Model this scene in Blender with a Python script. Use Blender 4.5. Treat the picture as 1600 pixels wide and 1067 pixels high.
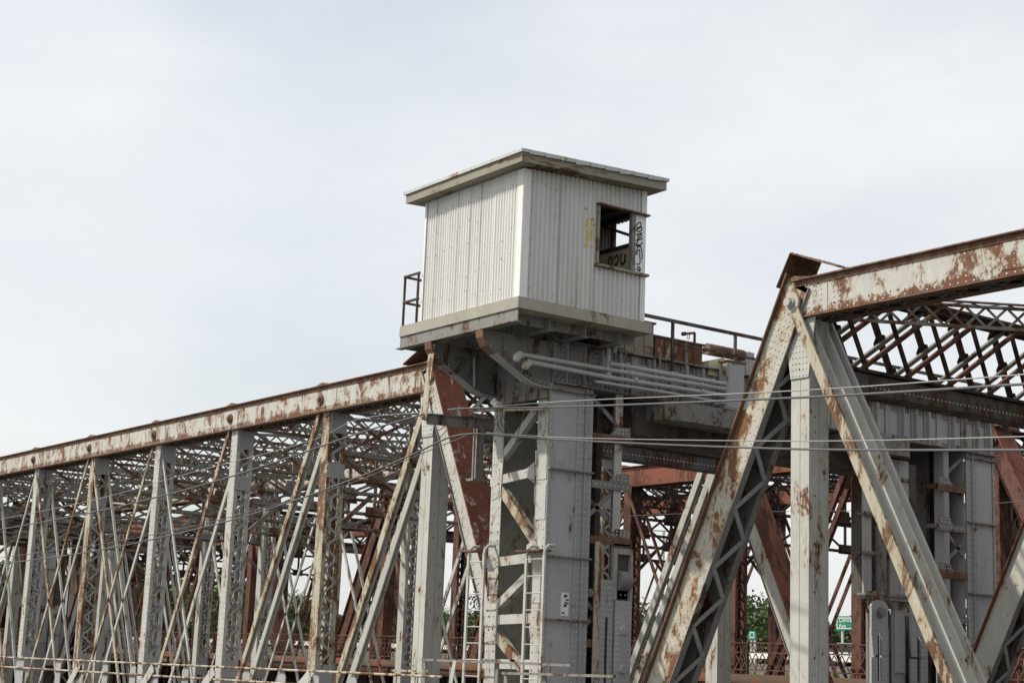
import bpy, math, random
import numpy as np
from mathutils import Vector, Matrix
random.seed(7)
for o in list(bpy.data.objects): bpy.data.objects.remove(o)
sc = bpy.context.scene
COL = sc.collection
# ------------------------------------------------------------------ camera
F = 2536.4
YAW, PITCH, ROLL = math.radians(53.77), math.radians(11.219), math.radians(2.269)
fw = Vector((-math.sin(YAW)*math.cos(PITCH), math.cos(YAW)*math.cos(PITCH), math.sin(PITCH)))
r0 = Vector((math.cos(YAW), math.sin(YAW), 0)); u0 = r0.cross(fw)
rt = r0*math.cos(ROLL) + u0*math.sin(ROLL); up = u0*math.cos(ROLL) - r0*math.sin(ROLL)
cam = bpy.data.cameras.new("camera"); camo = bpy.data.objects.new("camera", cam); COL.objects.link(camo)
cam.sensor_width = 36; cam.lens = 36*F/1600; cam.clip_end = 5000; cam.clip_start = 0.1
camo.matrix_world = Matrix(((rt.x, up.x, -fw.x, 0), (rt.y, up.y, -fw.y, 0), (rt.z, up.z, -fw.z, 0), (0, 0, 0, 1)))
sc.camera = camo
sc.view_settings.view_transform = 'Standard'; sc.view_settings.look = 'None'
sc.view_settings.exposure = 0.42; sc.view_settings.gamma = 1.0
# measured points of the place: a sight line met with a real plane of the bridge
def ray(x, y): return rt*((x-800)/F) - up*((y-533.5)/F) + fw
def PY(x, y, Y): d = ray(x, y); return d*(Y/d.y)
def PX(x, y, X): d = ray(x, y); return d*(X/d.x)
def PZ(x, y, Z): d = ray(x, y); return d*(Z/d.z)
# ------------------------------------------------------------------ sky and sun
SUN_TO = Vector((-0.50, -0.62, 0.80)).normalized()
elev = math.asin(SUN_TO.z); azim = math.atan2(SUN_TO.x, SUN_TO.y)
w = bpy.data.worlds.new("World"); sc.world = w; w.use_nodes = True
nt = w.node_tree; nt.nodes.clear(); N = nt.nodes.new; LK = nt.links.new
out = N('ShaderNodeOutputWorld'); bg = N('ShaderNodeBackground'); bg.inputs[1].default_value = 0.10
sky = N('ShaderNodeTexSky'); sky.sky_type = 'NISHITA'; sky.sun_disc = False
sky.sun_elevation = elev; sky.sun_rotation = azim; sky.dust_density = 2.5; sky.air_density = 1.2
tc = N('ShaderNodeTexCoord'); mp = N('ShaderNodeMapping'); mp.inputs['Scale'].default_value = (1.0, 1.6, 3.6); mp.inputs['Rotation'].default_value = (0.2, 0.3, 0.5)
no = N('ShaderNodeTexNoise'); no.inputs['Scale'].default_value = 1.5; no.inputs['Detail'].default_value = 6; no.inputs['Roughness'].default_value = 0.5
rp = N('ShaderNodeValToRGB'); rp.color_ramp.elements[0].position = 0.30; rp.color_ramp.elements[0].color = (0.50, 0.50, 0.50, 1)
rp.color_ramp.elements[1].position = 0.64; rp.color_ramp.elements[1].color = (0.92, 0.92, 0.92, 1)
mx = N('ShaderNodeMix'); mx.data_type = 'RGBA'
mx.inputs[7].default_value = (7.3, 7.38, 7.45, 1)
LK(tc.outputs['Generated'], mp.inputs[0]); LK(mp.outputs[0], no.inputs['Vector']); LK(no.outputs[0], rp.inputs[0])
LK(rp.outputs[0], mx.inputs[0]); LK(sky.outputs[0], mx.inputs[6]); LK(mx.outputs[2], bg.inputs[0]); LK(bg.outputs[0], out.inputs[0])
sl = bpy.data.lights.new("sun", 'SUN'); sl.energy = 3.6; sl.angle = math.radians(1.2); sl.color = (1, 0.95, 0.87)
so = bpy.data.objects.new("sun", sl); COL.objects.link(so)
so.rotation_euler = SUN_TO.to_track_quat('Z', 'Y').to_euler(); so.location = (0, 0, 40)
# ------------------------------------------------------------------ materials
def mat(name, base, rust=None, amt=0.0, scale=1.2, stretch=(1, 1, 0.45), rough=0.72, dirt=0.25, dirtc=(0.12, 0.11, 0.09), bump=0.25, rust2=None, metal=0.0, spec=0.3, fine=14, edge=None):
    m = bpy.data.materials.new(name); m.use_nodes = True; t = m.node_tree; t.nodes.clear()
    n = t.nodes.new; l = t.links.new
    o = n('ShaderNodeOutputMaterial'); b = n('ShaderNodeBsdfPrincipled'); l(b.outputs[0], o.inputs[0])
    b.inputs['Roughness'].default_value = rough; b.inputs['Metallic'].default_value = metal
    b.inputs['Specular IOR Level'].default_value = spec
    c = n('ShaderNodeTexCoord'); mpn = n('ShaderNodeMapping'); mpn.inputs['Scale'].default_value = stretch
    oi = n('ShaderNodeObjectInfo'); ml = n('ShaderNodeVectorMath'); ml.operation = 'SCALE'; ml.inputs['Scale'].default_value = 37.0
    cb = n('ShaderNodeCombineXYZ'); 
    for k in range(3): l(oi.outputs['Random'], cb.inputs[k])
    l(cb.outputs[0], ml.inputs[0]); ad = n('ShaderNodeVectorMath'); l(c.outputs['Object'], ad.inputs[0]); l(ml.outputs[0], ad.inputs[1])
    l(ad.outputs[0], mpn.inputs[0])
    def noise(s, d=5, r=0.6, dist=0.0):
        q = n('ShaderNodeTexNoise'); q.inputs['Scale'].default_value = s; q.inputs['Detail'].default_value = d
        q.inputs['Roughness'].default_value = r; q.inputs['Distortion'].default_value = dist; l(mpn.outputs[0], q.inputs['Vector']); return q.outputs[0]
    def mixc(f, a, bb):
        q = n('ShaderNodeMix'); q.data_type = 'RGBA'; l(f, q.inputs[0])
        for s, v in ((6, a), (7, bb)):
            if isinstance(v, tuple): q.inputs[s].default_value = v + (1,)
            else: l(v, q.inputs[s])
        return q.outputs[2]
    def ramp(src, a, bb, va=0.0, vb=1.0):
        q = n('ShaderNodeMapRange'); q.inputs[1].default_value = a; q.inputs[2].default_value = bb
        q.inputs[3].default_value = va; q.inputs[4].default_value = vb; l(src, q.inputs[0]); return q.outputs[0]
    d = ramp(noise(scale*1.7, 6, 0.65), 0.35, 0.75, 0, dirt)
    col = mixc(d, tuple(base), tuple(dirtc))
    var = ramp(noise(scale*0.5, 3), 0.3, 0.7, 0, 0.35)
    col = mixc(var, col, tuple(min(1, x*0.78) for x in base))
    hgt = noise(fine*2, 4)
    if rust:
        big = noise(scale, 7, 0.68, 0.6); sm = noise(scale*7, 5, 0.7)
        s = n('ShaderNodeMath'); s.operation = 'MULTIPLY_ADD'; l(sm, s.inputs[0]); s.inputs[1].default_value = 0.35; l(big, s.inputs[2])
        if edge:   # corrosion creeping in from the lower and upper edges of the member
            sx = n('ShaderNodeSeparateXYZ'); l(c.outputs['Object'], sx.inputs[0])
            for (za, zb_, k_) in edge:
                e = ramp(sx.outputs[2], za, zb_, k_, 0.0); s2 = n('ShaderNodeMath'); l(s.outputs[0], s2.inputs[0]); l(e, s2.inputs[1]); s = s2
        th = 0.92 - 0.52*amt
        msk = ramp(s.outputs[0], th, th+0.07)
        halo = ramp(s.outputs[0], th-0.07, th+0.02, 0, 0.40)
        r2 = rust2 or tuple(x*0.55 for x in rust)
        rc = mixc(ramp(noise(scale*4, 6, 0.7), 0.35, 0.65), tuple(rust), tuple(r2))
        halo_c = (min(1, rust[0]*0.7+base[0]*0.45), min(1, rust[1]*1.1+base[1]*0.35), min(1, rust[2]*0.9+base[2]*0.18))
        col = mixc(halo, col, halo_c); col = mixc(msk, col, rc)
        rr = ramp(msk, 0, 1, rough, 0.95); l(rr, b.inputs['Roughness'])
        hh = n('ShaderNodeMath'); hh.operation = 'SUBTRACT'; l(hgt, hh.inputs[0]); l(msk, hh.inputs[1]); hgt = hh.outputs[0]
    l(col, b.inputs['Base Color'])
    bp = n('ShaderNodeBump'); bp.inputs['Strength'].default_value = bump; bp.inputs['Distance'].default_value = 0.01
    l(hgt, bp.inputs['Height']); l(bp.outputs[0], b.inputs['Normal'])
    return m
RUST = (0.145, 0.062, 0.034); RUSTL = (0.42, 0.19, 0.06)
M = {}
M['paint'] = mat('pale_grey_paint', (0.45, 0.445, 0.41), RUST, 0.30, 2.2)
M['paint_cream'] = mat('cream_paint_rusted', (0.42, 0.39, 0.31), (0.17, 0.085, 0.045), 0.50, 2.6, stretch=(1, 1, 0.35))
M['paint_chord'] = mat('flaking_chord_paint', (0.47, 0.46, 0.42), (0.115, 0.055, 0.036), 0.42, 2.6, stretch=(1.0, 1, 0.6), rust2=(0.17, 0.085, 0.05), edge=((9.82, 10.02, 0.16), (10.50, 10.36, 0.09)))
M['paint_chord_rough'] = mat('chord_mostly_rusted', (0.45, 0.43, 0.38), (0.17, 0.07, 0.045), 0.80, 1.5, stretch=(0.8, 1, 1.0), rust2=(0.26, 0.11, 0.05))
M['grey'] = mat('grey_steel_paint', (0.335, 0.335, 0.33), RUST, 0.24, 1.6)
M['panel'] = mat('blue_grey_panel', (0.40, 0.40, 0.41), RUST, 0.22, 1.1, dirt=0.30)
M['dark'] = mat('dark_weathered_shaded_steel', (0.085, 0.08, 0.078), (0.08, 0.042, 0.03), 0.5, 1.6)  # base kept extra dark so undersides and recesses carry shade as colour
M['dim'] = mat('dirty_shaded_grey_steel', (0.21, 0.205, 0.195), (0.10, 0.055, 0.037), 0.38, 2.6)  # dirt tone darkened further; stands in for shade on undersides and inner faces
M['rust'] = mat('brown_rust', (0.125, 0.048, 0.033), (0.08, 0.037, 0.027), 0.5, 1.5, dirt=0.3)
M['rust_orange'] = mat('orange_rust_plate', (0.19, 0.058, 0.032), (0.11, 0.045, 0.03), 0.5, 1.1, dirt=0.1)
M['rust_peel'] = mat('red_primer_with_flaking_paint', (0.44, 0.43, 0.40), (0.165, 0.058, 0.035), 0.74, 3.6, stretch=(1, 1, 0.6), rust2=(0.14, 0.05, 0.032), dirt=0.05)
M['rust_dark'] = mat('dark_brown_rust', (0.05, 0.03, 0.026), (0.03, 0.02, 0.018), 0.5, 1.5)
M['rust_edge'] = mat('rusted_flange', (0.17, 0.095, 0.06), (0.10, 0.05, 0.035), 0.5, 3.5, rust2=(0.14, 0.07, 0.045))
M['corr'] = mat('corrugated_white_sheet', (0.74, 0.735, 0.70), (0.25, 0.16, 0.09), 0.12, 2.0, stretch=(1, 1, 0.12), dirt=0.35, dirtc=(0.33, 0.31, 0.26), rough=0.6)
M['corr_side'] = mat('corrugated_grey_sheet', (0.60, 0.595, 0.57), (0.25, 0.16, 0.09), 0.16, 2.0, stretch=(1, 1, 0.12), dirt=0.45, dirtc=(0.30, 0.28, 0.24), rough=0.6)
M['wood'] = mat('weathered_board', (0.27, 0.25, 0.20), (0.14, 0.08, 0.05), 0.38, 1.6, stretch=(0.5, 0.5, 2.0), dirt=0.4)
M['concrete'] = mat('stained_slab', (0.34, 0.32, 0.265), (0.18, 0.12, 0.08), 0.30, 1.6, dirt=0.4)
M['flash'] = mat('metal_flashing', (0.48, 0.49, 0.48), (0.22, 0.13, 0.08), 0.34, 2.2, rough=0.5)
M['galv'] = mat('galvanised_pipe', (0.42, 0.42, 0.41), (0.2, 0.11, 0.06), 0.2, 2.0, rough=0.5)
M['cable'] = mat('cable_sheath', (0.10, 0.10, 0.105), rough=0.6, bump=0)
M['wire'] = mat('bare_wire', (0.30, 0.30, 0.30), rough=0.4, bump=0)
M['black'] = mat('interior_black', (0.03, 0.03, 0.03), rough=0.9)
M['ink'] = mat('black_spray', (0.03, 0.03, 0.035), rough=0.6, bump=0)
M['yellow'] = mat('yellow_spray', (0.62, 0.55, 0.20), rough=0.7, bump=0, dirt=0.1)
M['brownpaint'] = mat('brown_spray', (0.38, 0.24, 0.06), rough=0.7, bump=0)
M['cream'] = mat('cream_board', (0.80, 0.73, 0.50), rough=0.7)
M['white'] = mat('white_paint', (0.78, 0.78, 0.76), rough=0.6)
M['nail'] = mat('nail_head', (0.10, 0.07, 0.05), bump=0)
M['rivet'] = mat('worn_glint_rivet_heads', (0.50, 0.50, 0.49), RUST, 0.2, 3, rough=0.38, spec=0.5, bump=0)  # lighter than the plates: the heads' glint is put into the colour
M['rivet_pale'] = mat('pale_glint_rivet_heads', (0.56, 0.55, 0.51), RUST, 0.45, 3, rough=0.4, spec=0.5, bump=0)  # raised above the paint tone to draw rivet highlights in colour
M['fascia'] = mat('orange_fascia', (0.13, 0.085, 0.065), (0.26, 0.08, 0.036), 0.44, 0.5, stretch=(1, 1, 1), rust2=(0.22, 0.07, 0.035))
M['paint_rusty'] = mat('grey_paint_with_orange_rust_runs', (0.45, 0.435, 0.38), (0.20, 0.095, 0.04), 0.46, 1.5, stretch=(1.3, 1, 0.7), rust2=(0.13, 0.06, 0.035))
M['brace'] = mat('grimy_rusted_bracing', (0.23, 0.222, 0.21), (0.12, 0.062, 0.04), 0.46, 1.0, stretch=(1, 1, 1), rust2=(0.15, 0.07, 0.04))
# ------------------------------------------------------------------ mesh builder
class MB:
    def __init__(s): s.v = []; s.f = []; s.rf = []
    def quad(s, a, b, c, d):
        i = len(s.v); s.v += [a, b, c, d]; s.f.append((i, i+1, i+2, i+3)); return s
    def hexa(s, p):
        i = len(s.v); s.v += [Vector(q) for q in p]
        s.f += [(i, i+3, i+2, i+1), (i+4, i+5, i+6, i+7), (i, i+1, i+5, i+4), (i+1, i+2, i+6, i+5), (i+2, i+3, i+7, i+6), (i+3, i, i+4, i+7)]; return s
    def box(s, x0, x1, y0, y1, z0, z1):
        return s.hexa([(x0, y0, z0), (x1, y0, z0), (x1, y1, z0), (x0, y1, z0), (x0, y0, z1), (x1, y0, z1), (x1, y1, z1), (x0, y1, z1)])
    def bar(s, p0, p1, w, t, nrm=(0, 1, 0), o0=0.0, shift=0.0):
        # flat bar: width w in the plane perpendicular to nrm, thickness t along nrm
        p0 = Vector(p0); p1 = Vector(p1); d = (p1-p0).normalized(); nn = Vector(nrm); nn = (nn - d*nn.dot(d)).normalized()
        wv = d.cross(nn); a = wv*(w/2); b = nn*(t/2); sh = wv*shift + nn*o0; p0 = p0+sh; p1 = p1+sh
        return s.hexa([p0-a-b, p0+a-b, p0+a+b, p0-a+b, p1-a-b, p1+a-b, p1+a+b, p1-a+b])
    def tube(s, pts, r, n=8, caps=True):
        pts = [Vector(p) for p in pts]; rings = []
        for i, p in enumerate(pts):
            d = (pts[min(i+1, len(pts)-1)] - pts[max(i-1, 0)]).normalized()
            a = d.cross(Vector((0, 0, 1)))
            if a.length < 0.05: a = d.cross(Vector((1, 0, 0)))
            a.normalize(); b = d.cross(a); k = len(s.v); rr = r[i] if isinstance(r, (list, tuple)) else r
            s.v += [p + (a*math.cos(q*2*math.pi/n) + b*math.sin(q*2*math.pi/n))*rr for q in range(n)]; rings.append(k)
        for k0, k1 in zip(rings, rings[1:]):
            for q in range(n): s.f.append((k0+q, k0+(q+1) % n, k1+(q+1) % n, k1+q))
        if caps: s.f.append(tuple(rings[0]+q for q in range(n))[::-1]); s.f.append(tuple(rings[-1]+q for q in range(n)))
        return s
    def prism(s, poly, vec):
        vec = Vector(vec); n = len(poly); k = len(s.v); s.v += [Vector(p) for p in poly] + [Vector(p)+vec for p in poly]
        s.f.append(tuple(range(k, k+n))); s.f.append(tuple(range(k+2*n-1, k+n-1, -1)))
        for i in range(n): s.f.append((k+i, k+n+i, k+n+(i+1) % n, k+(i+1) % n))
        return s
    def disc(s, c, nrm, r, t, n=12, taper=1.0):
        c = Vector(c); nn = Vector(nrm).normalized(); return s.tube([c, c+nn*t], [r, r*taper], n)
    def rivet(s, c, nrm, r=0.021, n=6):
        c = Vector(c); nn = Vector(nrm); a = nn.cross(Vector((0, 0, 1)))
        if a.length < 0.1: a = nn.cross(Vector((1, 0, 0)))
        a.normalize(); b = nn.cross(a); k = len(s.v)
        for rr, h in ((1.0, 0), (0.78, 0.42)):
            s.v += [c + (a*math.cos(q*2*math.pi/n)+b*math.sin(q*2*math.pi/n))*(rr*r) + nn*(h*r) for q in range(n)]
        s.v.append(c+nn*(0.60*r))
        f0 = len(s.f)
        for q in range(n):
            q2 = (q+1) % n; s.f.append((k+q, k+q2, k+n+q2, k+n+q)); s.f.append((k+n+q, k+n+q2, k+2*n))
        s.rf.append((f0, len(s.f)))
    def rivets(s, p0, p1, nrm, step=0.14, r=0.021, jitter=0.0):
        p0 = Vector(p0); p1 = Vector(p1); L = (p1-p0).length; n = max(1, int(L/step)); nn = Vector(nrm)
        for i in range(n+1): s.rivet(p0.lerp(p1, (i+0.5*0)/n), nn, r)
        return s
    def zig(s, p0, p1, across, pitch, w, t, nrm, double=False, rv=0.0):
        # zigzag lacing bars between the line p0-p1 and the same line moved by across
        p0 = Vector(p0); p1 = Vector(p1); ac = Vector(across); L = (p1-p0).length; n = max(1, int(round(L/pitch)))
        nn = Vector(nrm)
        for i in range(n):
            a = p0.lerp(p1, i/n); b = p0.lerp(p1, (i+1)/n)
            if i % 2 == 0: s.bar(a, b+ac, w, t, nrm); e = (a, b+ac)
            else: s.bar(a+ac, b, w, t, nrm); e = (a+ac, b)
            if double:
                if i % 2 == 0: s.bar(a+ac, b, w, t, nrm, o0=t*1.1)
                else: s.bar(a, b+ac, w, t, nrm, o0=t*1.1)
            if rv:
                for q in e: s.rivet(q+nn*(t/2), nn, rv)
        return s
    def build(s, name, m, parent=None, smooth=False):
        org = Vector(parent['_o']) if (parent is not None and '_o' in parent) else Vector((0, 0, 0))
        me = bpy.data.meshes.new(name); me.from_pydata([tuple(Vector(v)-org) for v in s.v], [], s.f); me.update()
        o = bpy.data.objects.new(name, me); COL.objects.link(o); me.materials.append(M[m] if isinstance(m, str) else m)
        if s.rf and m in ('grey', 'panel', 'dim', 'paint', 'dark', 'paint_cream', 'paint_chord'):
            me.materials.append(M['rivet' if m not in ('paint', 'paint_cream', 'paint_chord') else 'rivet_pale'])
            for (a, b) in s.rf:
                for k in range(a, b): me.polygons[k].material_index = 1
        if smooth:
            for p in me.polygons: p.use_smooth = True
        if parent is not None: o.parent = parent; o['_o'] = tuple(org)
        else: o['_o'] = (0.0, 0.0, 0.0)
        return o
def tag(o, label=None, cat=None, group=None, kind=None):
    if label: o['label'] = label
    if cat: o['category'] = cat
    if group: o['group'] = group
    if kind: o['kind'] = kind
    return o
def empty(name, loc, label, cat, group=None):
    o = bpy.data.objects.new(name, None); COL.objects.link(o); o.location = loc; o['_o'] = tuple(loc); o.empty_display_size = 0.5
    return tag(o, label, cat, group)
def solo(mb, name, m, base, label, cat, group=None, smooth=False):
    # a thing that is one mesh, with its origin at its base
    o = mb.build(name, m, None, smooth); b = Vector(base)
    o.data.transform(Matrix.Translation(-b)); o.location = b; return tag(o, label, cat, group)
# ================================================================== setting
m_water = mat('river_water', (0.05, 0.06, 0.055), rough=0.15, bump=0.3, fine=3, spec=0.5)
mb = MB(); mb.quad(Vector((-900, -60, -9)), Vector((400, -60, -9)), Vector((400, 700, -9)), Vector((-900, 700, -9)))
tag(mb.build('river', m_water), kind='structure')
M['ground'] = mat('bank_soil_and_grass', (0.10, 0.13, 0.045), (0.17, 0.15, 0.09), 0.5, 0.05, stretch=(1, 1, 1), bump=0.3)
mb = MB()
GX = [-900, -300, -250, -200, -160, -120, -90, -60, -30, 0, 60, 400]; GY = [56, 62, 68, 92, 100, 140, 200, 300, 500, 1500]
GZ = [-9.2, -2.2, -0.6, 0.0, 0.3, 0.4, 0.8, 1.6, 3, 5]
k = 0
for j, y in enumerate(GY):
    for i, x in enumerate(GX): mb.v.append(Vector((x*(1+j*0.25) if abs(x) > 200 else x, y, GZ[j] + (random.uniform(-.2, .2) if 1 < j else 0))))
for j in range(len(GY)-1):
    for i in range(len(GX)-1): a = j*len(GX)+i; mb.f.append((a, a+1, a+len(GX)+1, a+len(GX)))
tag(mb.build('ground', 'ground'), kind='structure')
M['asphalt'] = mat('asphalt', (0.16, 0.155, 0.145), rough=0.9)
mb = MB(); mb.box(-420, 120, 73, 84, 0.0, 0.62); tag(mb.build('highway', 'asphalt'), kind='structure')
# grass on the bank: uncountable
M['grass'] = mat('yellow_green_weeds', (0.15, 0.19, 0.05), (0.22, 0.20, 0.07), 0.5, 0.3, bump=0)
mb = MB()
for i in range(16000):
    x = random.uniform(-260, -20); y = random.uniform(60, 72.5); z = -2.2 + (y-62)*0.25 if y > 62 else -9+(y-56)*1.25
    h = random.uniform(0.3, 0.8); a = random.uniform(0, 6.28); dx, dy = math.cos(a)*0.16, math.sin(a)*0.16
    z = min(z, -0.5); k = len(mb.v); lx = random.uniform(-.3, .3)
    mb.v += [Vector((x-dx, y-dy, z)), Vector((x+dx, y+dy, z)), Vector((x+lx, y, z+h))]; mb.f.append((k, k+1, k+2))
tag(mb.build('grass', 'grass'), 'yellow green weeds covering the bank below the highway', 'grass', kind='stuff')
# ------------------------------------------------------------------ bridge span builder
ZT, ZB = 7.10, 6.42     # top chord webs
ZP = 6.80               # pin height
ZL = -3.4               # bottom chord
SL = 0.50               # end post slope, metres of x per metre of z
def chord(par, xa, xb, Y, side, ms, riv=True, joints=(), web_alt=()):
    # side = -1: outer web is toward -Y
    yo = Y; yi = Y - side*0.62
    e = 0.02
    mb = MB()
    segs = [xa] + [j+0.9 for j in joints[:-1] if j+0.9 < xb] + [xb]
    top = mb.box(xa, xb, min(yo, yi), min(yo, yi)+0.03, ZB, ZT).box(xa, xb, max(yo, yi)-0.03, max(yo, yi), ZB, ZT)
    ynear = min(yo, yi)
    if riv:
        mb.rivets((xa, ynear, ZT-0.07), (xb, ynear, ZT-0.07), (0, -1, 0), 0.16)
        mb.rivets((xa, ynear, ZB+0.15), (xb, ynear, ZB+0.15), (0, -1, 0), 0.16)
        mb.rivets((xa, ynear, ZB+0.05), (xb, ynear, ZB+0.05), (0, -1, 0), 0.16)
        for j in joints:
            for q in (0.35, 0.5, 0.65, 0.95, 1.1, -0.5, -0.65):
                if xa < j+q < xb: mb.rivets((j+q, ynear, ZB+0.16), (j+q, ynear, ZT-0.12), (0, -1, 0), 0.10)
            if xa < j+0.8 < xb: mb.box(j+0.795, j+0.805, ynear-0.012, ynear, ZB+0.0, ZT)
            # splice plates
            if xa < j-0.4 and j+0.78 < xb: mb.box(j-0.75, j+0.78, ynear-0.010, ynear-0.001, ZB+0.11, ZT-0.12)
    c = mb.build('top_chord', ms['chord'], par)
    f = MB(); ya, yb = min(yo, yi), max(yo, yi)
    f.box(xa-0.03, xb+0.03, ya-0.09, yb+0.09, ZT+0.002, ZT+0.028)
    f.box(xa-0.02, xb+0.02, ya-0.06, ya+0.16, ZB-0.022, ZB-0.002).box(xa-0.02, xb+0.02, yb-0.16, yb+0.06, ZB-0.022, ZB-0.002)
    f.box(xa, xb, ya-0.022, ya-0.0125, ZT-0.10, ZT+0.001); 
    f.build('flange', ms['edge'], c)
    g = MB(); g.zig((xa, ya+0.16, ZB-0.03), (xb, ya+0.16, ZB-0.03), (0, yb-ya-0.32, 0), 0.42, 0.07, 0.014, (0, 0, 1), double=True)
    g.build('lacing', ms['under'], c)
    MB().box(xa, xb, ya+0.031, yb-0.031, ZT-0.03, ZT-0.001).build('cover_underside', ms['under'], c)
    for j in joints:
        if not (xa-0.3 <= j <= xb+0.3): continue
        # small bent cap plate on the chord above each joint
        k = MB(); k.prism([(j-0.42, ya-0.02, ZT+0.03), (j, ya-0.02, ZT+0.12), (j+0.5, ya-0.02, ZT+0.03)], (0, 0.25, 0)); k.build('cap_plate', ms['edge'], c)
        p = MB(); p.disc((j, ya-0.004, ZP-0.06), (0, -1, 0), 0.15, 0.05, 12, 0.95).disc((j, ya-0.055, ZP-0.06), (0, -1, 0), 0.085, 0.06, 8, 0.8); p.build('pin', ms['pin'], c)
    return c
def post(par, x, Y0, Y1, z0, z1, ms, w=0.38, lace=True, riv=True, mface=None):
    mb = MB(); fl = 0.10
    for (ya, yb, s) in ((Y0, Y0+0.025, 1), (Y1-0.025, Y1, -1)):
        mb.box(x-w/2, x+w/2, ya, yb, z0, z1)
        y2 = ya+0.026 if s > 0 else yb-0.026-fl
        mb.box(x+w/2-0.026, x+w/2-0.002, y2 if s > 0 else y2, y2+fl, z0, z1)
        mb.box(x-w/2+0.002, x-w/2+0.026, y2, y2+fl, z0, z1)
    if riv:
        for dx in (-w/2+0.06, w/2-0.06): mb.rivets((x+dx, Y0, z0), (x+dx, Y0, z1), (0, -1, 0), 0.15)
        for yy in (Y0+0.10, Y1-0.10): mb.rivets((x+w/2, yy, z0), (x+w/2, yy, z1), (1, 0, 0), 0.15, 0.017)
    o = mb.build('post', mface or ms['post'], par)
    l = MB(); xs = x+w/2+0.008
    zt = z1-0.55; zb = z0+3.2
    l.zig((xs, Y0+0.09, zb), (xs, Y0+0.09, zt), (0, (Y1-Y0)-0.18, 0), 0.30, 0.065, 0.014, (1, 0, 0), rv=0.02 if riv else 0)
    MB().zig((x-w/2-0.008, Y0+0.09, zb), (x-w/2-0.008, Y0+0.09, zt), (0, (Y1-Y0)-0.18, 0), 0.30, 0.065, 0.014, (1, 0, 0)).build('lacing', ms['lace'], o)
    for (a, b) in ((z1-0.55, z1), (z1-1.75, z1-1.35), (zb-0.75, zb)):
        l.box(xs-0.006, xs+0.012, Y0+0.02, Y1-0.02, a, b)
        if riv:
            for yy in (Y0+0.07, Y1-0.07): l.rivets((xs+0.012, yy, a+0.05), (xs+0.012, yy, b-0.05), (1, 0, 0), 0.09, 0.02)
    l.build('lacing', ms['lace'], o); return o
def eyebars(par, xt, zt, xb, zb, Ys, w, ms, mats=None, t=0.05, head=False):
    for i, y in enumerate(Ys):
        mb = MB(); mb.bar((xt, y, zt), (xb, y, zb), w, t, (0, 1, 0))
        if head: mb.disc((xt, y-t/2-0.006, zt), (0, 1, 0), w*1.0, t+0.012, 16)
        dg = mb.build('diagonal', (mats[i % len(mats)] if mats else ms['bar']), par)
        if head and i == 0: MB().disc((xt, y-t/2-0.006, zt), (0, -1, 0), w*0.55, 0.03, 16).disc((xt, y-t/2-0.036, zt), (0, -1, 0), w*0.42, 0.07, 6).build('nut', 'galv', dg)
def cross(par, x, Ya, Yb, ms, low=True):
    # sway frame between the two trusses at a joint
    mb = MB()
    for z in (6.92, 6.50):
        mb.bar((x-0.06, Ya, z), (x-0.06, Yb, z), 0.11, 0.02, (0, 0, 1)); mb.bar((x, Ya, z), (x, Yb, z), 0.09, 0.02, (1, 0, 0))
        mb.bar((x+0.26, Ya, z), (x+0.26, Yb, z), 0.09, 0.02, (0, 0, 1))
    mb.zig((x, Ya, 6.50), (x, Yb, 6.50), (0, 0, 0.42), 0.38, 0.06, 0.016, (1, 0, 0), double=True)
    mb.zig((x-0.06, Ya, 6.94), (x-0.06, Yb, 6.94), (0.32, 0, 0), 0.38, 0.05, 0.014, (0, 0, 1), double=True)
    if low:
        for z in (5.35, 4.35):
            mb.bar((x-0.05, Ya, z), (x-0.05, Yb, z), 0.10, 0.10, (0, 0, 1)); mb.bar((x+0.07, Ya, z), (x+0.07, Yb, z), 0.07, 0.06, (0, 0, 1))
        ym = (Ya+Yb)/2; n = 4; W = Yb-Ya
        for q in range(n):
            a = Ya+W*q/n; b = Ya+W*(q+1)/n
            mb.bar((x, a, 6.5), (x, b, 5.35), 0.09, 0.03, (1, 0, 0)); mb.bar((x+0.04, a, 5.35), (x+0.04, b, 6.5), 0.09, 0.03, (1, 0, 0))
            if q % 2 == 0: mb.bar((x, a, 5.35), (x, b, 4.35), 0.08, 0.03, (1, 0, 0))
            else: mb.bar((x, a, 4.35), (x, b, 5.35), 0.08, 0.03, (1, 0, 0))
            mb.prism([(x-0.03, b-0.35, 5.20), (x-0.03, b+0.35, 5.20), (x-0.03, b+0.22, 5.75), (x-0.03, b-0.22, 5.75)], (0.03, 0, 0))
            mb.prism([(x-0.03, b-0.3, 4.25), (x-0.03, b+0.3, 4.25), (x-0.03, b+0.3, 4.58), (x-0.03, b-0.3, 4.58)], (0.03, 0, 0))
            mb.box(x-0.02, x+0.03, b-0.05, b+0.05, 4.35, 6.5)
        for y, s in ((Ya, 1), (Yb, -1)):
            mb.prism([(x-0.02, y, 4.35), (x-0.02, y, 3.3), (x-0.02, y+s*0.95, 4.35)], (0.03, 0, 0)) if False else mb.bar((x, y, 3.35), (x, y+s*1.1, 4.35), 0.12, 0.04, (1, 0, 0))
    mb.build('sway_frame', ms['brace'], par)
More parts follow.
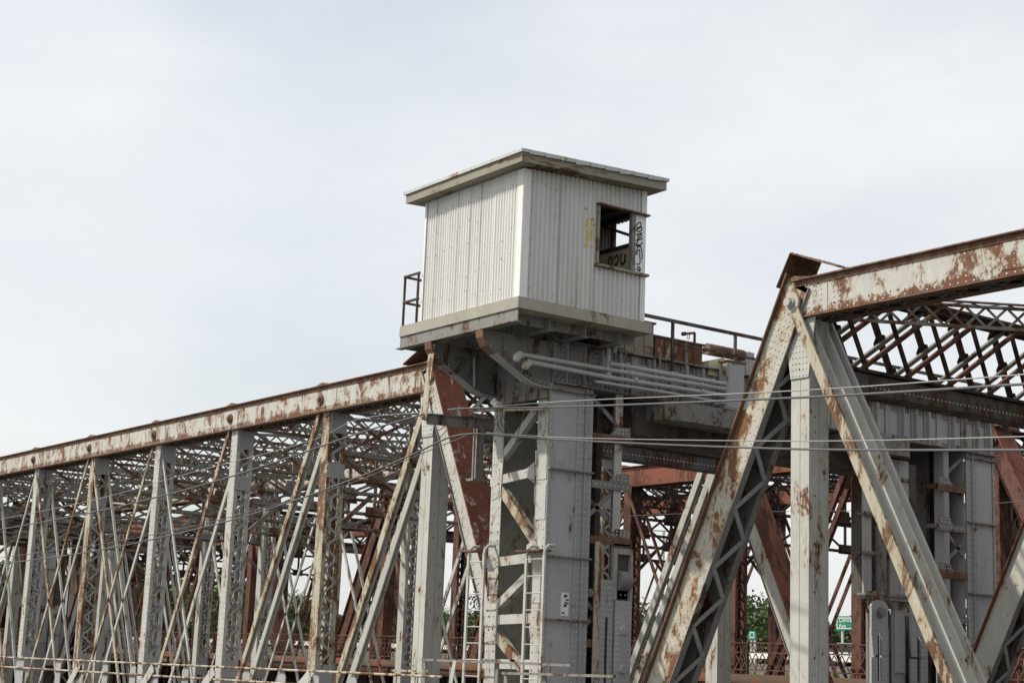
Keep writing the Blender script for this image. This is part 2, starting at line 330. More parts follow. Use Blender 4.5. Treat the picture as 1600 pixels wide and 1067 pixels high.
def laterals(par, xa, xb, Ya, Yb, ms):
    mb = MB(); z = 6.97
    ym = (Ya+Yb)/2
    for (p, q) in (((xa, Ya), (xb, Yb)), ((xa, Yb), (xb, Ya))):
        d = (Vector((q[0], q[1], 0))-Vector((p[0], p[1], 0))).normalized(); s = Vector((-d.y, d.x, 0))*0.16
        P = Vector((p[0], p[1], z)); Q = Vector((q[0], q[1], z))
        for sg in (-1, 1): mb.bar(P+s*sg, Q+s*sg, 0.08, 0.03, (0, 0, 1)); 
        for zz in (0, -0.40):
            mb.bar(P+s+Vector((0, 0, zz)), Q+s+Vector((0, 0, zz)), 0.05, 0.06, (0, 0, 1))
        mb.zig(P-s, Q-s, s*2, 0.36, 0.05, 0.012, (0, 0, 1), double=False)
        mb.zig(P+s+Vector((0, 0, -0.4)), Q+s+Vector((0, 0, -0.4)), (0, 0, 0.4), 0.42, 0.05, 0.014, tuple(s.normalized()), double=True)
    mb.prism([((xa+xb)/2-0.4, ym-0.25, z-0.03), ((xa+xb)/2+0.4, ym-0.25, z-0.03), ((xa+xb)/2+0.4, ym+0.25, z-0.03), ((xa+xb)/2-0.4, ym+0.25, z-0.03)], (0, 0, 0.02))
    mb.build('lateral_bracing', ms['brace'], par)
def end_post(par, x, Yo, Yi, s, ms, riv=True, cover='rust_peel', face=None):
    # s=+1: foot to the right of the joint, -1: foot to the left
    mb = MB(); top = Vector((x-s*0.10, 0, 7.06)); bot = Vector((x+s*SL*(ZP-ZL), 0, ZL)); hw = 0.30 if s < 0 else 0.22
    d = (bot-top).normalized(); wv = Vector((d.z, 0, -d.x))  # perpendicular in the truss plane
    if wv.z < 0: wv = -wv                                     # towards the outer, upper side
    top = top-wv*(0.30-hw); bot = bot-wv*(0.30-hw)
    ya, yb = min(Yo, Yi), max(Yo, Yi)
    for y in (ya, yb-0.03):
        a, b = top+Vector((0, y, 0)), bot+Vector((0, y, 0))
        mq = mb if y == ya else MB()
        mq.hexa([a-wv*hw, a+wv*hw, a+wv*hw+Vector((0, .03, 0)), a-wv*hw+Vector((0, .03, 0)), b-wv*hw, b+wv*hw, b+wv*hw+Vector((0, .03, 0)), b-wv*hw+Vector((0, .03, 0))])
    if riv:
        for q in ((-0.26, -0.20, -0.08, 0.08, 0.20, 0.26) if s < 0 else (-0.18, -0.11, 0.11, 0.18)):
            a = top+wv*q+Vector((0, ya, 0)); b = bot+wv*q+Vector((0, ya, 0)); mb.rivets(a+d*0.06*(q > 0), b, (0, -1, 0), 0.17 if abs(q) > 0.15 else 0.24)
        for q in ((-0.2, -0.1, 0.0, 0.1, 0.2, 0.27) if s < 0 else (-.17, -.06, .06, .17)):   # dense field at the head gusset
            a = top+wv*q+Vector((0, ya-0.012, 0))+d*0.25; mb.rivets(a, a+d*1.5, (0, -1, 0), 0.11)
        a = top+d*0.1; b = top+d*1.9; o = Vector((0, ya-0.012, 0)); o2 = Vector((0, ya-0.001, 0))
        mb.hexa([a-wv*(hw+.06)+o, a+wv*hw+o, a+wv*hw+o2, a-wv*(hw+.06)+o2, b-wv*(hw-.02)+o, b+wv*hw+o, b+wv*hw+o2, b-wv*(hw-.02)+o2])
    e = mb.build('end_post', face or ms['endface'], par); mq.build('inner_web', 'dim' if ms is GREY else 'rust_dark', e)  # inner web gets a darker material: shade under the post painted in
    cv = MB(); a = top+wv*(hw+0.002)-d*0.1; b = bot+wv*(hw+0.002); A = Vector((0, ya-0.09, 0)); B = Vector((0, yb+0.09, 0)); t = wv*0.03
    cv.hexa([a+A, a+B, a+B+t, a+A+t, b+A, b+B, b+B+t, b+A+t])
    if riv:
        for y in (ya-0.03, ya+0.06, yb-0.06, yb+0.03): cv.rivets(a+t+Vector((0, y, 0)), b+t+Vector((0, y, 0)), wv, 0.2, 0.024)
    cv.build('cover_plate', cover, e)
    lc = MB(); a = top-wv*(hw+0.012)+d*0.7; b = bot-wv*(hw+0.012)
    lc.zig(a+Vector((0, ya+0.05, 0)), b+Vector((0, ya+0.05, 0)), (0, yb-ya-0.1, 0), 0.62, 0.085, 0.03, tuple(-wv), rv=0.024 if riv else 0)
    lc.build('lacing', ms['lace'], e)
    for y in (ya-0.05, yb-0.10): 
        lc = MB(); a2 = top-wv*(hw+0.002)+Vector((0, y, 0)); b2 = bot-wv*(hw+0.002)+Vector((0, y, 0))
        lc.hexa([a2-wv*.02, a2, a2+Vector((0, .15, 0)), a2+Vector((0, .15, 0))-wv*.02, b2-wv*.02, b2, b2+Vector((0, .15, 0)), b2+Vector((0, .15, 0))-wv*.02]); lc.build('flange', 'dim' if ms is GREY else ms['lace'], e)  # underside flange darkened likewise, its shade given as colour
    # hood of plates above the joint
    hd = MB(); ap = Vector((x-s*0.62, 0, 7.62)); q1 = Vector((x-s*0.28, 0, 7.10)); q2 = Vector((x-s*1.15, 0, 7.14))
    return e
def hood(par, x, s, Ya, Yb, ms):
    # bent cover: rises along the end post and folds down onto the chord
    h = MB(); apx = Vector((x+s*0.02, 0, 7.62)); foot = Vector((x+s*0.36, 0, 7.04)); far = Vector((x-s*1.15, 0, 7.17)); 
    for P, Q in ((apx, foot), (apx+Vector((-s*.03, 0, 0)), far)):
        n = Vector((0, 0, 0.03))
        h.hexa([P+Vector((0, Ya-.12, 0)), Q+Vector((0, Ya-.12, 0)), Q+Vector((0, Yb+.12, 0)), P+Vector((0, Yb+.12, 0)),
                P+Vector((0, Ya-.12, 0))+n, Q+Vector((0, Ya-.12, 0))+n, Q+Vector((0, Yb+.12, 0))+n, P+Vector((0, Yb+.12, 0))+n])
    h.rivets((far.x, Ya-.05, far.z+.035), (apx.x, Ya-.05, apx.z+.035), (0, 0, 1), 0.12)
    h.rivets((far.x, Yb+.05, far.z+.035), (apx.x, Yb+.05, apx.z+.035), (0, 0, 1), 0.12)
    h.build('hood', ms['edge'], par)
def right_or_grey(par): return par
def portal(par, x, s, Ya, Yb, ms, z1=7.08, z0=5.72, m='rust_dark', m2='rust'):
    # lattice portal in the plane of the end posts, two layers deep
    W = Yb-Ya; Pz = lambda z, o=0.0: x + s*SL*(ZP-z)*1.0 + o
    fr = MB(); n = int(round(W/1.36)); st = W/n; hgt = z1-z0; run = 1.58
    for o, mm in ((0.0, m), (-s*0.42, m2)):
        mb = MB(); mu = MB(); t0 = 0.13 if mm == m else 0.08
        nrm = Vector((1, 0, SL*s)).normalized()
        y = Ya-run-st
        ct = Ya - 2*st
        while ct < Yb+run:
            for sg in (1, -1):
                # bars from bottom to top, sg=1 leans to +Y upward
                yb_, yt_ = (ct, ct+run) if sg > 0 else (ct+run, ct)
                ta, tb = 0.0, 1.0
                # clip to Ya..Yb
                for k in range(2):
                    dy = yt_-yb_
                    lo = (Ya-yb_)/dy; hi = (Yb-yb_)/dy
                    if lo > hi: lo, hi = hi, lo
                    ta = max(ta, lo); tb = min(tb, hi)
                if tb-ta > 0.05:
                    f = lambda q: (Pz(z0+hgt*q, o), yb_+(yt_-yb_)*q, z0+hgt*q)
                    (mb if sg < 0 else mu).bar(f(ta), f(tb), t0 if sg < 0 else 0.10, 0.05, nrm, o0=(0.03 if sg > 0 else -0.03))
            ct += st
        ga = 0
        while mm == m and ga < 60:
            ca = Ya-2*st + (ga % 12)*st; cb = ca + (ga//12-2)*st; ga += 1
            q = (cb-ca+run)/(2*run)
            if 0.06 < q < 0.94:
                yy = ca+run*q; zz = z0+hgt*q
                if Ya+.1 < yy < Yb-.1:
                    P = Vector((Pz(zz, o), yy, zz)); dn = Vector((-s*SL, 0, 1)).normalized(); ey = Vector((0, 1, 0))
                    mb.prism([P+ey*(0.15*a_)+dn*(0.15*b_)-nrm*0.06 for a_, b_ in ((1, .45), (.45, 1), (-.45, 1), (-1, .45), (-1, -.45), (-.45, -1), (.45, -1), (1, -.45))], nrm*0.02)
        # gusset plates where the bars cross
        for q in np.arange(0, W/st+1, 0.5):
            yy = Ya + q*st + run/2 % st
            for zz in (0.5,):
                pass
        for z in (z0, z1): mb.bar((Pz(z, o), Ya, z), (Pz(z, o), Yb, z), 0.16, 0.03, nrm); mb.bar((Pz(z, o)+0.08, Ya, z), (Pz(z, o)+0.08, Yb, z), 0.03, 0.14, (1, 0, 0))
        mb.build('portal_lattice', 'rust_dark' if par is right_or_grey(par) else mm, par); mu.build('portal_lattice', ('dim' if mm == m else 'rust'), par)
    b = MB(); zc = z0-0.10
    b.box(min(Pz(z0), Pz(z0)-s*0.5), max(Pz(z0), Pz(z0)-s*0.5), Ya, Yb, z0-0.42, z0-0.04)
    b.rivets((Pz(z0)+ (0.0 if s > 0 else 0.5), Ya, z0-0.28), (Pz(z0)+(0 if s > 0 else 0.5), Yb, z0-0.28), (1, 0, 0), 0.12)
    b.build('portal_strut', 'dark', par)
def span(name, label, cat, xa, panel, n, Yn, Yf, ms, left=True, right=True, riv=True, bw=(0.20, 0.165, 0.15, 0.12), counters=True, postw=0.38, facem=None, group=None, covers=('rust_peel', 'rust_orange'), bars=True, sway=True):
    J = [xa+panel*i for i in range(n+1)]; xb = J[-1]
    par = empty(name, ((xa+xb)/2, (Yn+Yf)/2, ZL), label, cat, group)
    for side, Yo in ((-1, Yn), (1, Yf)):
        near = side < 0; Yi = Yo+0.62 if near else Yo-0.62; y0, y1 = min(Yo, Yi), max(Yo, Yi)
        rv = riv and near
        chord(par, xa+0.0, xb-0.0, Yo, side, ms, rv, J)
        b = MB(); 
        for y in (y0+0.05, y0+0.2, y1-0.2, y1-0.05): b.box(J[0]-3.5, xb+3.5, y-0.025, y+0.025, ZL-0.15, ZL+0.15)
        b.build('bottom_chord', ms['bar'], par)
        for i, x in enumerate(J):
            if (i == 0 and left) or (i == n and right): continue
            post(par, x+0.22, y0+0.06, y1-0.02, ZL, ZB-0.03, ms, postw, riv=rv, mface=(facem[i % len(facem)] if facem else None))
        if left: end_post(par, xa, Yo, Yi, -1, ms, rv, covers[0 if near else 1], face=('paint_rusty' if near and ms is GREY else None))
        if right: end_post(par, xb, Yo, Yi, 1, ms, rv, covers[0 if near else 1])
        for i, x in ((0, xa), (n, xb)):
            if (i == 0 and left) or (i == n and right):
                hb = MB(); ww = 0.22; xc = x+0.10*(1 if i == 0 else -1)
                for y in (y0+0.03, y1-0.06-0.20): pass
                hb.box(xc-ww-0.004, xc-0.006, y0+0.05, y0+0.09, ZL, ZP-0.2).box(xc+0.006, xc+ww, y0+0.05, y0+0.09, ZL, ZP-0.2)
                hb.box(xc+ww-0.03, xc+ww, y0+0.092, y0+0.30, ZL, ZP-0.2).box(xc+ww-0.03, xc+ww, y0+0.32, y0+0.52, ZL, ZP-0.2)
                hb.box(xc+ww-0.028, xc+ww-0.012, y0+0.30, y0+0.32, ZL, ZP-0.2)
                hb.box(xc-ww, xc+ww, y0+0.53, y0+0.56, ZL, ZP-0.2)
                if rv:
                    hb.rivets((xc+ww, y0+0.20, ZL), (xc+ww, y0+0.20, ZP-0.5), (1, 0, 0), 0.28, 0.024)
                    hb.prism([(xc-0.40, y0+0.022, ZP-0.3), (xc+0.40, y0+0.022, ZP-0.3), (xc+ww, y0+0.022, ZP-1.5), (xc-ww, y0+0.022, ZP-1.5)], (0, 0.026, 0))
                    for q in range(5): hb.rivets((xc-0.17+q*0.085, y0+0.022, ZP-1.45), (xc-0.17+q*0.085, y0+0.022, ZP-0.45), (0, -1, 0), 0.11, 0.021)
                hb.build('hanger', ms['hang'], par)
        Ys = (y0-0.09, y0+0.14, y1-0.14, y1+0.09)
        if bars:
            mid = n/2
            for i in range(0, n+1):
                if not left and i <= 0 or (not right and i >= n): continue
                dist = abs(i-mid); kx = min(3, int(n/2-dist)) if n >= 4 else 0
                wv_ = bw[kx]
                if kx >= 2: Ys = (y0+0.06, y0+0.16, y1-0.16, y1-0.06)
                mats = (['paint_cream', 'paint', 'paint', 'paint'] if near else ['paint'] ) if ms is GREY else [ms['bar']]
                if i > mid-0.1 and i > 0:
                    yy = Ys if kx <= 0 else (Ys if kx == 1 else (Ys[0], Ys[3]))
                    eyebars(par, x_top(J[i]), ZP-0.1, J[i-1]+0.1, ZL, yy, wv_, ms, mats, head=(kx == 1))
                if i < mid+0.1 and i < n:
                    yy = Ys if kx <= 1 else (Ys[0], Ys[3])
                    eyebars(par, J[i], ZP-0.1, J[i+1]-0.1, ZL, yy, wv_, ms, mats, head=(kx == 1 or i == 0))
                if counters and abs(i-mid-1) < 0.1 and i < n: eyebars(par, J[i]+0.1, ZP-0.2, J[i+1]-0.3, ZL, (Ys[1],), 0.08, ms, None)
                if counters and abs(i-mid+1) < 0.1 and i > 0: eyebars(par, J[i]+0.1, ZP-0.2, J[i-1]+0.3, ZL, (Ys[1],), 0.08, ms, None)
    Ya, Yb = Yn+0.62, Yf-0.62
    for i, x in enumerate(J):
        if sway and not ((i == 0 and left) or (i == n and right)): cross(par, x+0.1, Ya, Yb, ms)
        if i < n: laterals(par, x, J[i+1], Ya, Yb, ms)
    if left: portal(par, xa-0.05, -1, Ya, Yb, ms); hood(par, xa, -1, Yn, Yn+0.62, ms); hood(par, xa, -1, Yf-0.62, Yf, ms)
    if right: portal(par, xb+0.05, 1, Ya, Yb, ms); hood(par, xb, 1, Yn, Yn+0.62, ms); hood(par, xb, 1, Yf-0.62, Yf, ms)
    # floor
    fl = MB(); ex = SL*(ZP-ZL)-0.3
    x0 = xa-(ex if left else 0); x1 = xb+(ex if right else 0)
    for y in (Ya+1.2, Ya+2.9, Yb-2.9, Yb-1.2): fl.box(x0, x1, y-0.15, y+0.15, ZL-0.1, ZL+0.6)
    for x in J: fl.box(x-0.15, x+0.15, Ya, Yb, ZL-0.25, ZL+0.45) if False else fl.box(x-0.15, x+0.15, Ya+0.02, Yb-0.02, ZL-0.95, ZL-0.105)
    fl.build('floor_beams', ms['brace'], par)
    return par, J
def x_top(x): return x
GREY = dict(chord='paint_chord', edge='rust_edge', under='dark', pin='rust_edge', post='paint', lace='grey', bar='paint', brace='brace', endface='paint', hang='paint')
RUS = dict(chord='rust_orange', edge='rust', under='rust_dark', pin='rust', post='rust', lace='rust_dark', bar='rust', brace='rust_dark', endface='rust', hang='rust')
YN, YF = 21.40, 31.50
left_span, JL = span('bridge_span', 'long grey riveted truss span receding to the left edge behind the lookout cabin', 'bridge span', -32.45-5.3*8, 5.3, 8, YN, YF, GREY, facem=['paint', 'paint', 'paint', 'paint', 'paint_cream', 'paint', 'paint', 'paint_cream'])
right_span, JR = span('bridge_span', 'grey riveted truss span at the right edge, nearest the viewer, with huge peeling end post', 'bridge span', -20.45, 5.3, 6, YN, YF, GREY, bars=True, covers=('rust_edge', 'rust_orange'))
#PART2
# ================================================================== rust brown bridge behind
RN, RF = 38.0, 46.0
rs1, _ = span('bridge_span', 'rust brown truss span of the rear bridge, standing behind the grey tower in the middle', 'bridge span', -60.9, 5.38, 6, RN, RF, RUS, riv=False, bw=(0.2, 0.17, 0.14, 0.12), covers=('rust_orange', 'rust_orange'), bars=True)
rs2, _ = span('bridge_span', 'rust brown rear truss span seen through the left half of the long grey span', 'bridge span', -73.2-5.38*6, 5.38, 6, RN, RF, RUS, riv=False, bw=(0.15, 0.12, 0.10, 0.09), covers=('rust', 'rust'), postw=0.24)
rs3, _ = span('bridge_span', 'rust brown rear truss span at the right edge behind the grey end posts', 'bridge span', -16.6, 5.38, 3, RN, RF, RUS, riv=False, bw=(0.2, 0.17, 0.14, 0.12), covers=('rust', 'rust'))
far_span, _ = span('bridge_span', 'farthest grey truss span at the left edge beyond the second grey tower', 'bridge span', -86.85-5.3*4, 5.3, 4, YN, YF, GREY, riv=False, sway=True)
# deck with deep girders
dk = empty('bridge_deck', (-60, 42, -3.6), 'rust stained girder deck running under the lattice railing of the rear bridge', 'deck')
mb = MB(); mb.box(-150, 20, 37.35, 46.6, -0.30, -0.02); mb.box(-150, 20, 37.42, 37.50, -0.58, -0.31); mb.build('fascia_girder', 'fascia', dk)

for x in np.arange(-148, 20, 2.7): MB().box(x-0.05, x+0.05, 37.34, 37.418, -0.58, -0.31).build('stiffener', 'rust', dk)
mb = MB(); mb.box(-150, 20, 38.6, 38.8, -3.3, -0.31).box(-150, 20, 45.2, 45.4, -3.3, -0.31)
for x in np.arange(-148, 20, 5.38): mb.box(x-0.1, x+0.1, 38.81, 45.19, -2.8, -0.32)
mb.build('floor_girder', 'rust_dark', dk)
def lattice_rail(x0, x1, Y, z0, z1, label):
    r = empty('lattice_railing', (x0, Y, z0), label, 'railing')
    t = MB(); t.box(x0, x1, Y-0.05, Y+0.05, z1-0.05, z1); t.box(x0, x1, Y-0.02, Y+0.02, z1-0.34, z1-0.30); t.box(x0, x1, Y-0.02, Y+0.02, z0+0.12, z0+0.16); t.build('rail', 'rust', r)
    l = MB(); h = z1-0.36-(z0+0.16); n = int((x1-x0)/0.30)
    for i in range(n):
        a = x0+(x1-x0)*i/n; b = x0+(x1-x0)*(i+1)/n
        l.bar((a, Y-0.012, z0+0.16), (b, Y-0.012, z0+0.16+h), 0.035, 0.012, (0, 1, 0)); l.bar((b, Y+0.012, z0+0.16), (a, Y+0.012, z0+0.16+h), 0.035, 0.012, (0, 1, 0))
        l.bar((a, Y, z1-0.30), ((a+b)/2, Y, z1-0.05), 0.03, 0.012, (0, 1, 0)); l.bar((b, Y, z1-0.30), ((a+b)/2, Y, z1-0.05), 0.03, 0.012, (0, 1, 0))
    l.build('lattice', 'rust', r)
    for x in np.arange(x0, x1+.1, 2.69): MB().box(x-0.05, x+0.05, Y-0.04, Y+0.04, z0, z1-0.05).build('post', 'rust_dark', r)
    return r
lattice_rail(-140, 10, 37.45, -0.02, 0.98, 'rust red lattice railing along the near edge of the rear bridge')
# ================================================================== gate towers on the piers
XC = -26.55; XW = 0.945
def tower(xc, label, detail, dx=0.0):
    tw = empty('bridge_tower', (xc, 26.8, -9), label, 'tower')
    xl, xr = xc-XW, xc+XW
    zj = [PX(858, y, -25.6).z for y in (607, 731, 868, 967)] + [-1.6, -3.2]
    for (ya, yb, s) in ((19.76, 21.98, 1), (33.98, 31.20, -1)):
        o = ya; f = lambda q: o + s*q          # q = metres in from the outer face
        Y = lambda a, b: (min(f(a), f(b)), max(f(a), f(b)))
        near = s > 0; zt = 5.60
        c = MB(); 
        # corner flanges of the open face and its web strips
        for x in (xl, xr-0.36):
            c.box(x, x+0.36, *Y(0.0, 0.022), -9, zt)
        c.box(xl, xl+0.03, *Y(0.024, 1.1), -9, zt)
        c.box(xr-0.03, xr-0.004, *Y(0.024, 1.12), -9, zt)
        # inner flange seen through the open bay
        c.box(xr-0.30, xr-0.01, *Y(1.93, 1.95), -9, zt); c.box(xr-0.03, xr-0.005, *Y(1.75, 1.928), -9, zt)
        c.box(xl+0.01, xl+0.30, *Y(1.93, 1.95), -9, zt); c.box(xl+0.005, xl+0.03, *Y(1.75, 1.928), -9, zt)
        if detail and near:
            for x in (xl+0.07, xl+0.29, xr-0.29, xr-0.07): c.rivets((x, o, -2), (x, o, zt), (0, -1, 0), 0.17, 0.024)
        cm = c.build('column', 'paint' if near else 'grey', tw)
        if detail and near:
            for z in (5.15, 4.35, 3.55, 1.9): b = MB().box(xr-0.345, xr-0.012, o-0.012, o-0.002, z-0.7, z); b.build('splice_plate', 'paint', cm)
        pl = MB(); pl.box(xr-0.002, xr+0.006, *Y(0.10, 1.08), -9, zt); pn = pl.build('side_panel', 'panel', tw)
        st = MB()
        for a, b, t in ((0.0, 0.085, 0.016), (0.72, 0.90, 0.016), (0.93, 1.12, 0.022)):
            st.box(xr+0.0065, xr+0.0065+t, *Y(a, b), -9, zt)
            for q in (a+0.04, b-0.04):
                if detail: st.rivets((xr+0.0065+t, f(q), -2), (xr+0.0065+t, f(q), zt), (1, 0, 0), 0.14, 0.022)
        st.box(xr+0.029, xr+0.075, *Y(0.90, 0.93), -9, zt)
        st.build('stiffener', 'grey', tw)
        for z in zj:
            b = MB().box(xr+0.03, xr+0.10, *Y(0.0, 1.14), z-0.018, z+0.012); 
            if detail: b.rivets((xr+0.065, f(0.05), z-0.03), (xr+0.065, f(1.1), z-0.03), (0, 0, 1), 0.1, 0.02)
            b.build('seam_angle', 'dim', tw)
        b = MB().box(xl+0.04, xr-0.04, *Y(1.13, 1.16), -9, zt+0.8); b.build('back_plate', 'grey', tw)
        # open bay: ledges with gussets and knee braces
        zz = [4.72, 3.75, 2.62, 1.55, 0.55, -0.6, -1.8]
        for i, z in enumerate(zz):
            b = MB(); b.box(xr-0.35, xr+0.02, *Y(1.14, 2.2), z-0.10, z); b.box(xr-0.02, xr+0.03, *Y(1.14, 2.2), z-0.16, z-0.002)
            b.rivets((xr+0.03, f(1.25), z-0.08), (xr+0.03, f(2.1), z-0.08), (1, 0, 0), 0.12, 0.022)
            b.build('ledge', 'dim' if i % 2 else 'rust_edge', tw)
            g = MB(); g.prism([(xr-0.01, f(2.15), z), (xr-0.01, f(1.60), z), (xr-0.01, f(1.80), z+0.17), (xr-0.01, f(2.15), z+0.20)], (0.02, 0, 0))
            for q in range(4): g.rivets((xr+0.01, f(1.75+q*0.1), z+0.06), (xr+0.01, f(1.75+q*0.1), z+0.13), (1, 0, 0), 0.09, 0.022)
            if i % 2 == 0: g.bar((xr-0.07, f(1.12), z-0.15+0.9), (xr-0.07, f(1.9), z+0.2), 0.09, 0.03, (1, 0, 0))
            else: g.bar((xr-0.07, f(1.12), z-0.75), (xr-0.07, f(1.8), z-0.18), 0.09, 0.03, (1, 0, 0))
            g.build('knee_brace', 'dim', tw)
        d = MB().box(xl+0.3, xr-0.5, *Y(1.30, 1.55), -9, zt).box(xl+0.3, xr-0.6, *Y(1.75, 1.9), -9, zt); d.build('inner_guide', 'dark', tw)
        if near and detail:
            kb = MB(); Yk = o+0.045
            K = lambda x, y: PY(x, y, Yk)
            def kbar(a, b, w_, m='paint'):
                q = MB(); q.bar(K(*a), K(*b), w_, 0.07, (0, 1, 0)); q.bar(K(*a)+Vector((0, .06, 0)), K(*b)+Vector((0, .06, 0)), w_*0.2, 0.10, (0, 1, 0), shift=w_*0.4); q.build('brace', m, cm)
            kbar((838, 640), (784, 716), 0.16); kbar((783, 764), (839, 851), 0.19, 'paint_cream'); kbar((826, 897), (776, 947), 0.16)
            kbar((774, 990), (818, 1047), 0.19, 'paint_cream'); kbar((830, 1095), (772, 1150), 0.16)
            for (a, b) in (((768, 753), (840, 736)), ((762, 880), (838, 870)), ((757, 969), (838, 965)), ((755, 1036), (838, 1038))): kbar(a, b, 0.19)
            for pts in (((773, 716), (790, 711), (785, 775), (772, 782)), ((763, 945), (781, 942), (778, 1000), (760, 1003)), ((822, 736), (838, 722), (838, 755), (826, 745)), ((766, 862), (782, 877), (782, 884), (765, 893)), ((826, 852), (842, 838), (842, 866), (826, 866))):
                g = MB(); P = [K(*p)+Vector((0, -0.055, 0)) for p in pts]; g.prism(P, (0, 0.015, 0))
                c0 = sum(P, Vector())/4
                for p in P:
                    for t in (0.35, 0.7): g.rivet(c0.lerp(p, t)+Vector((0, -0.001, 0)), (0, -1, 0), 0.024)
                g.build('gusset', 'paint', cm)
        elif not detail or not near:
            for i, z in enumerate(zj[:-1]):
                q = MB().bar((xl+0.2, o+s*0.045, z), (xr-0.2, o+s*0.045, z-0.7), 0.14, 0.06, (0, 1, 0)).bar((xl+0.2, o+s*0.045, z), (xr-0.2, o+s*0.045, z), 0.14, 0.06, (0, 1, 0)); q.build('brace', 'grey', cm)
    # cross girder
    g = MB(); gx = xr; y0, y1 = 19.80, 33.98; zb, zt = 5.62, 6.46
    g.box(gx-0.03, gx-0.008, y0, y1, zb, zt); g.box(xl, xl+0.025, y0, y1, zb, zt)
    gg = g.build('cross_girder', 'panel' if True else '', tw)
    fl = MB(); fl.box(gx-0.30, gx+0.16, y0+.01, y1+.02, zt+0.002, zt+0.03).box(gx-0.30, gx+0.16, y0+.01, y1+.02, zb-0.03, zb-0.002).box(xl-0.1, xl+0.3, y0, y1, zt+0.002, zt+0.03).box(xl-0.1, xl+0.3, y0, y1, zb-0.03, zb-0.002)
    fl.box(gx-0.007, gx+0.008, y0, y1, zt-0.14, zt).box(gx-0.007, gx+0.008, y0, y1, zb, zb+0.12)
    fl.box(xl, gx-0.31, y0+0.2, y1-0.1, zb+0.02, zb+0.05)
    if detail:
        for z in (zt-0.10, zt-0.04, zb+0.05, zb+0.10): fl.rivets((gx+0.008, y0, z), (gx+0.008, y1, z), (1, 0, 0), 0.11, 0.021)
        fl.rivets((gx+0.12, y0, zt+0.03), (gx+0.12, y1, zt+0.03), (0, 0, 1), 0.12, 0.024)
    fl.build('flange', 'dim', gg)
    ri = MB(); random.seed(3)
    for y in np.arange(y0+0.3, y1-0.2, 0.47):
        ww = random.choice((0.05, 0.09, 0.14)); 
        ri.box(gx+0.009, gx+0.024, y-0.09, y+0.09, zb+0.01, zt-0.01)
        if random.random() < 0.8: ri.box(gx+0.025, gx+0.13, y-ww/6, y+ww/6, zb+0.01, zt-0.01)
        if detail: ri.rivets((gx+0.024, y-0.06, zb+0.05), (gx+0.024, y-0.06, zt-0.05), (1, 0, 0), 0.1, 0.02); ri.rivets((gx+0.024, y+0.06, zb+0.05), (gx+0.024, y+0.06, zt-0.05), (1, 0, 0), 0.1, 0.02)
    ri.build('stiffener', 'grey', gg)
    # walkway platform with rounded ends slung under the girder
    for (a, b) in ((22.6, 25.6), (28.3, 30.6)):
        MB().prism([(gx-0.55, a, zb-0.45), (gx+0.15, a, zb-0.45), (gx+0.42, a+0.35, zb-0.45), (gx+0.42, b-0.35, zb-0.45), (gx+0.15, b, zb-0.45), (gx-0.55, b, zb-0.45)], (0, 0, 0.40)).build('platform', 'dim', gg)

    ub = MB(); ub.box(xl+0.2, gx-0.3, 22.2, 31.0, zb-0.75, zb-0.04); ub.build('machinery_box', 'dark', gg)
    # hanging latch gear: guide boxes, rods and slotted links, near and far
    for (base, sgn, nm) in ((29.05, 1, 0), (24.4, -1, 1)):
        if nm and detail: continue
        def bx(x0, x1, ya, yb, z0, z1, name, m):
            a, b = base+sgn*ya, base+sgn*yb; return MB().box(x0, x1, min(a, b), max(a, b), z0, z1).build(name, m, tw)
        yy = lambda q: base+sgn*q
        bx(gx-0.02, gx+0.03, 0.03, 0.30, 1.80, zb-0.5, 'guide_box', 'panel'); bx(gx-0.35, gx-0.03, 0.04, 0.5, 1.9, zb-0.5, 'guide_box', 'dark'); bx(gx-0.35, gx-0.3, 0.51, 0.84, 1.9, zb-0.5, 'guide_box', 'dark')
        MB().tube([(gx+0.0, yy(0.63), 1.9), (gx+0.0, yy(0.63), 3.5)], 0.15, 16).tube([(gx, yy(0.63), 3.5), (gx, yy(0.63), zb)], 0.11, 16).build('piston_rod', 'dim', tw)
        bx(gx-0.30, gx+0.10, 0.86, 1.19, 1.80, zb-0.5, 'guide_box', 'grey'); bx(gx-0.30, gx+0.10, 1.205, 1.55, 1.80, zb-0.5, 'guide_box', 'panel'); bx(gx-0.35, gx-0.20, 1.56, 2.2, 1.9, zb-0.5, 'guide_box', 'dark')
        fl2 = MB()
        for z in (1.90, 2.85, 3.75, 4.65):
            for (a, b) in ((-0.03, 0.35), (0.80, 1.60)):
                ya, yb = sorted((yy(a), yy(b))); fl2.box(gx-0.12, gx+0.13, ya, yb, z-0.025, z+0.025)
                for q in np.arange(ya+0.04, yb, 0.12): fl2.tube([(gx+0.10, q, z-0.06), (gx+0.10, q, z+0.06)], 0.02, 6)
        fl2.build('flange_collar', 'dim', tw)
        MB().prism([(gx-0.2, yy(0.84), 1.79), (gx-0.2, yy(1.58), 1.79), (gx-0.2, yy(1.4), 1.62), (gx-0.2, yy(1.0), 1.62)], (0.28, 0, 0)).build('guide_nose', 'dim', tw)
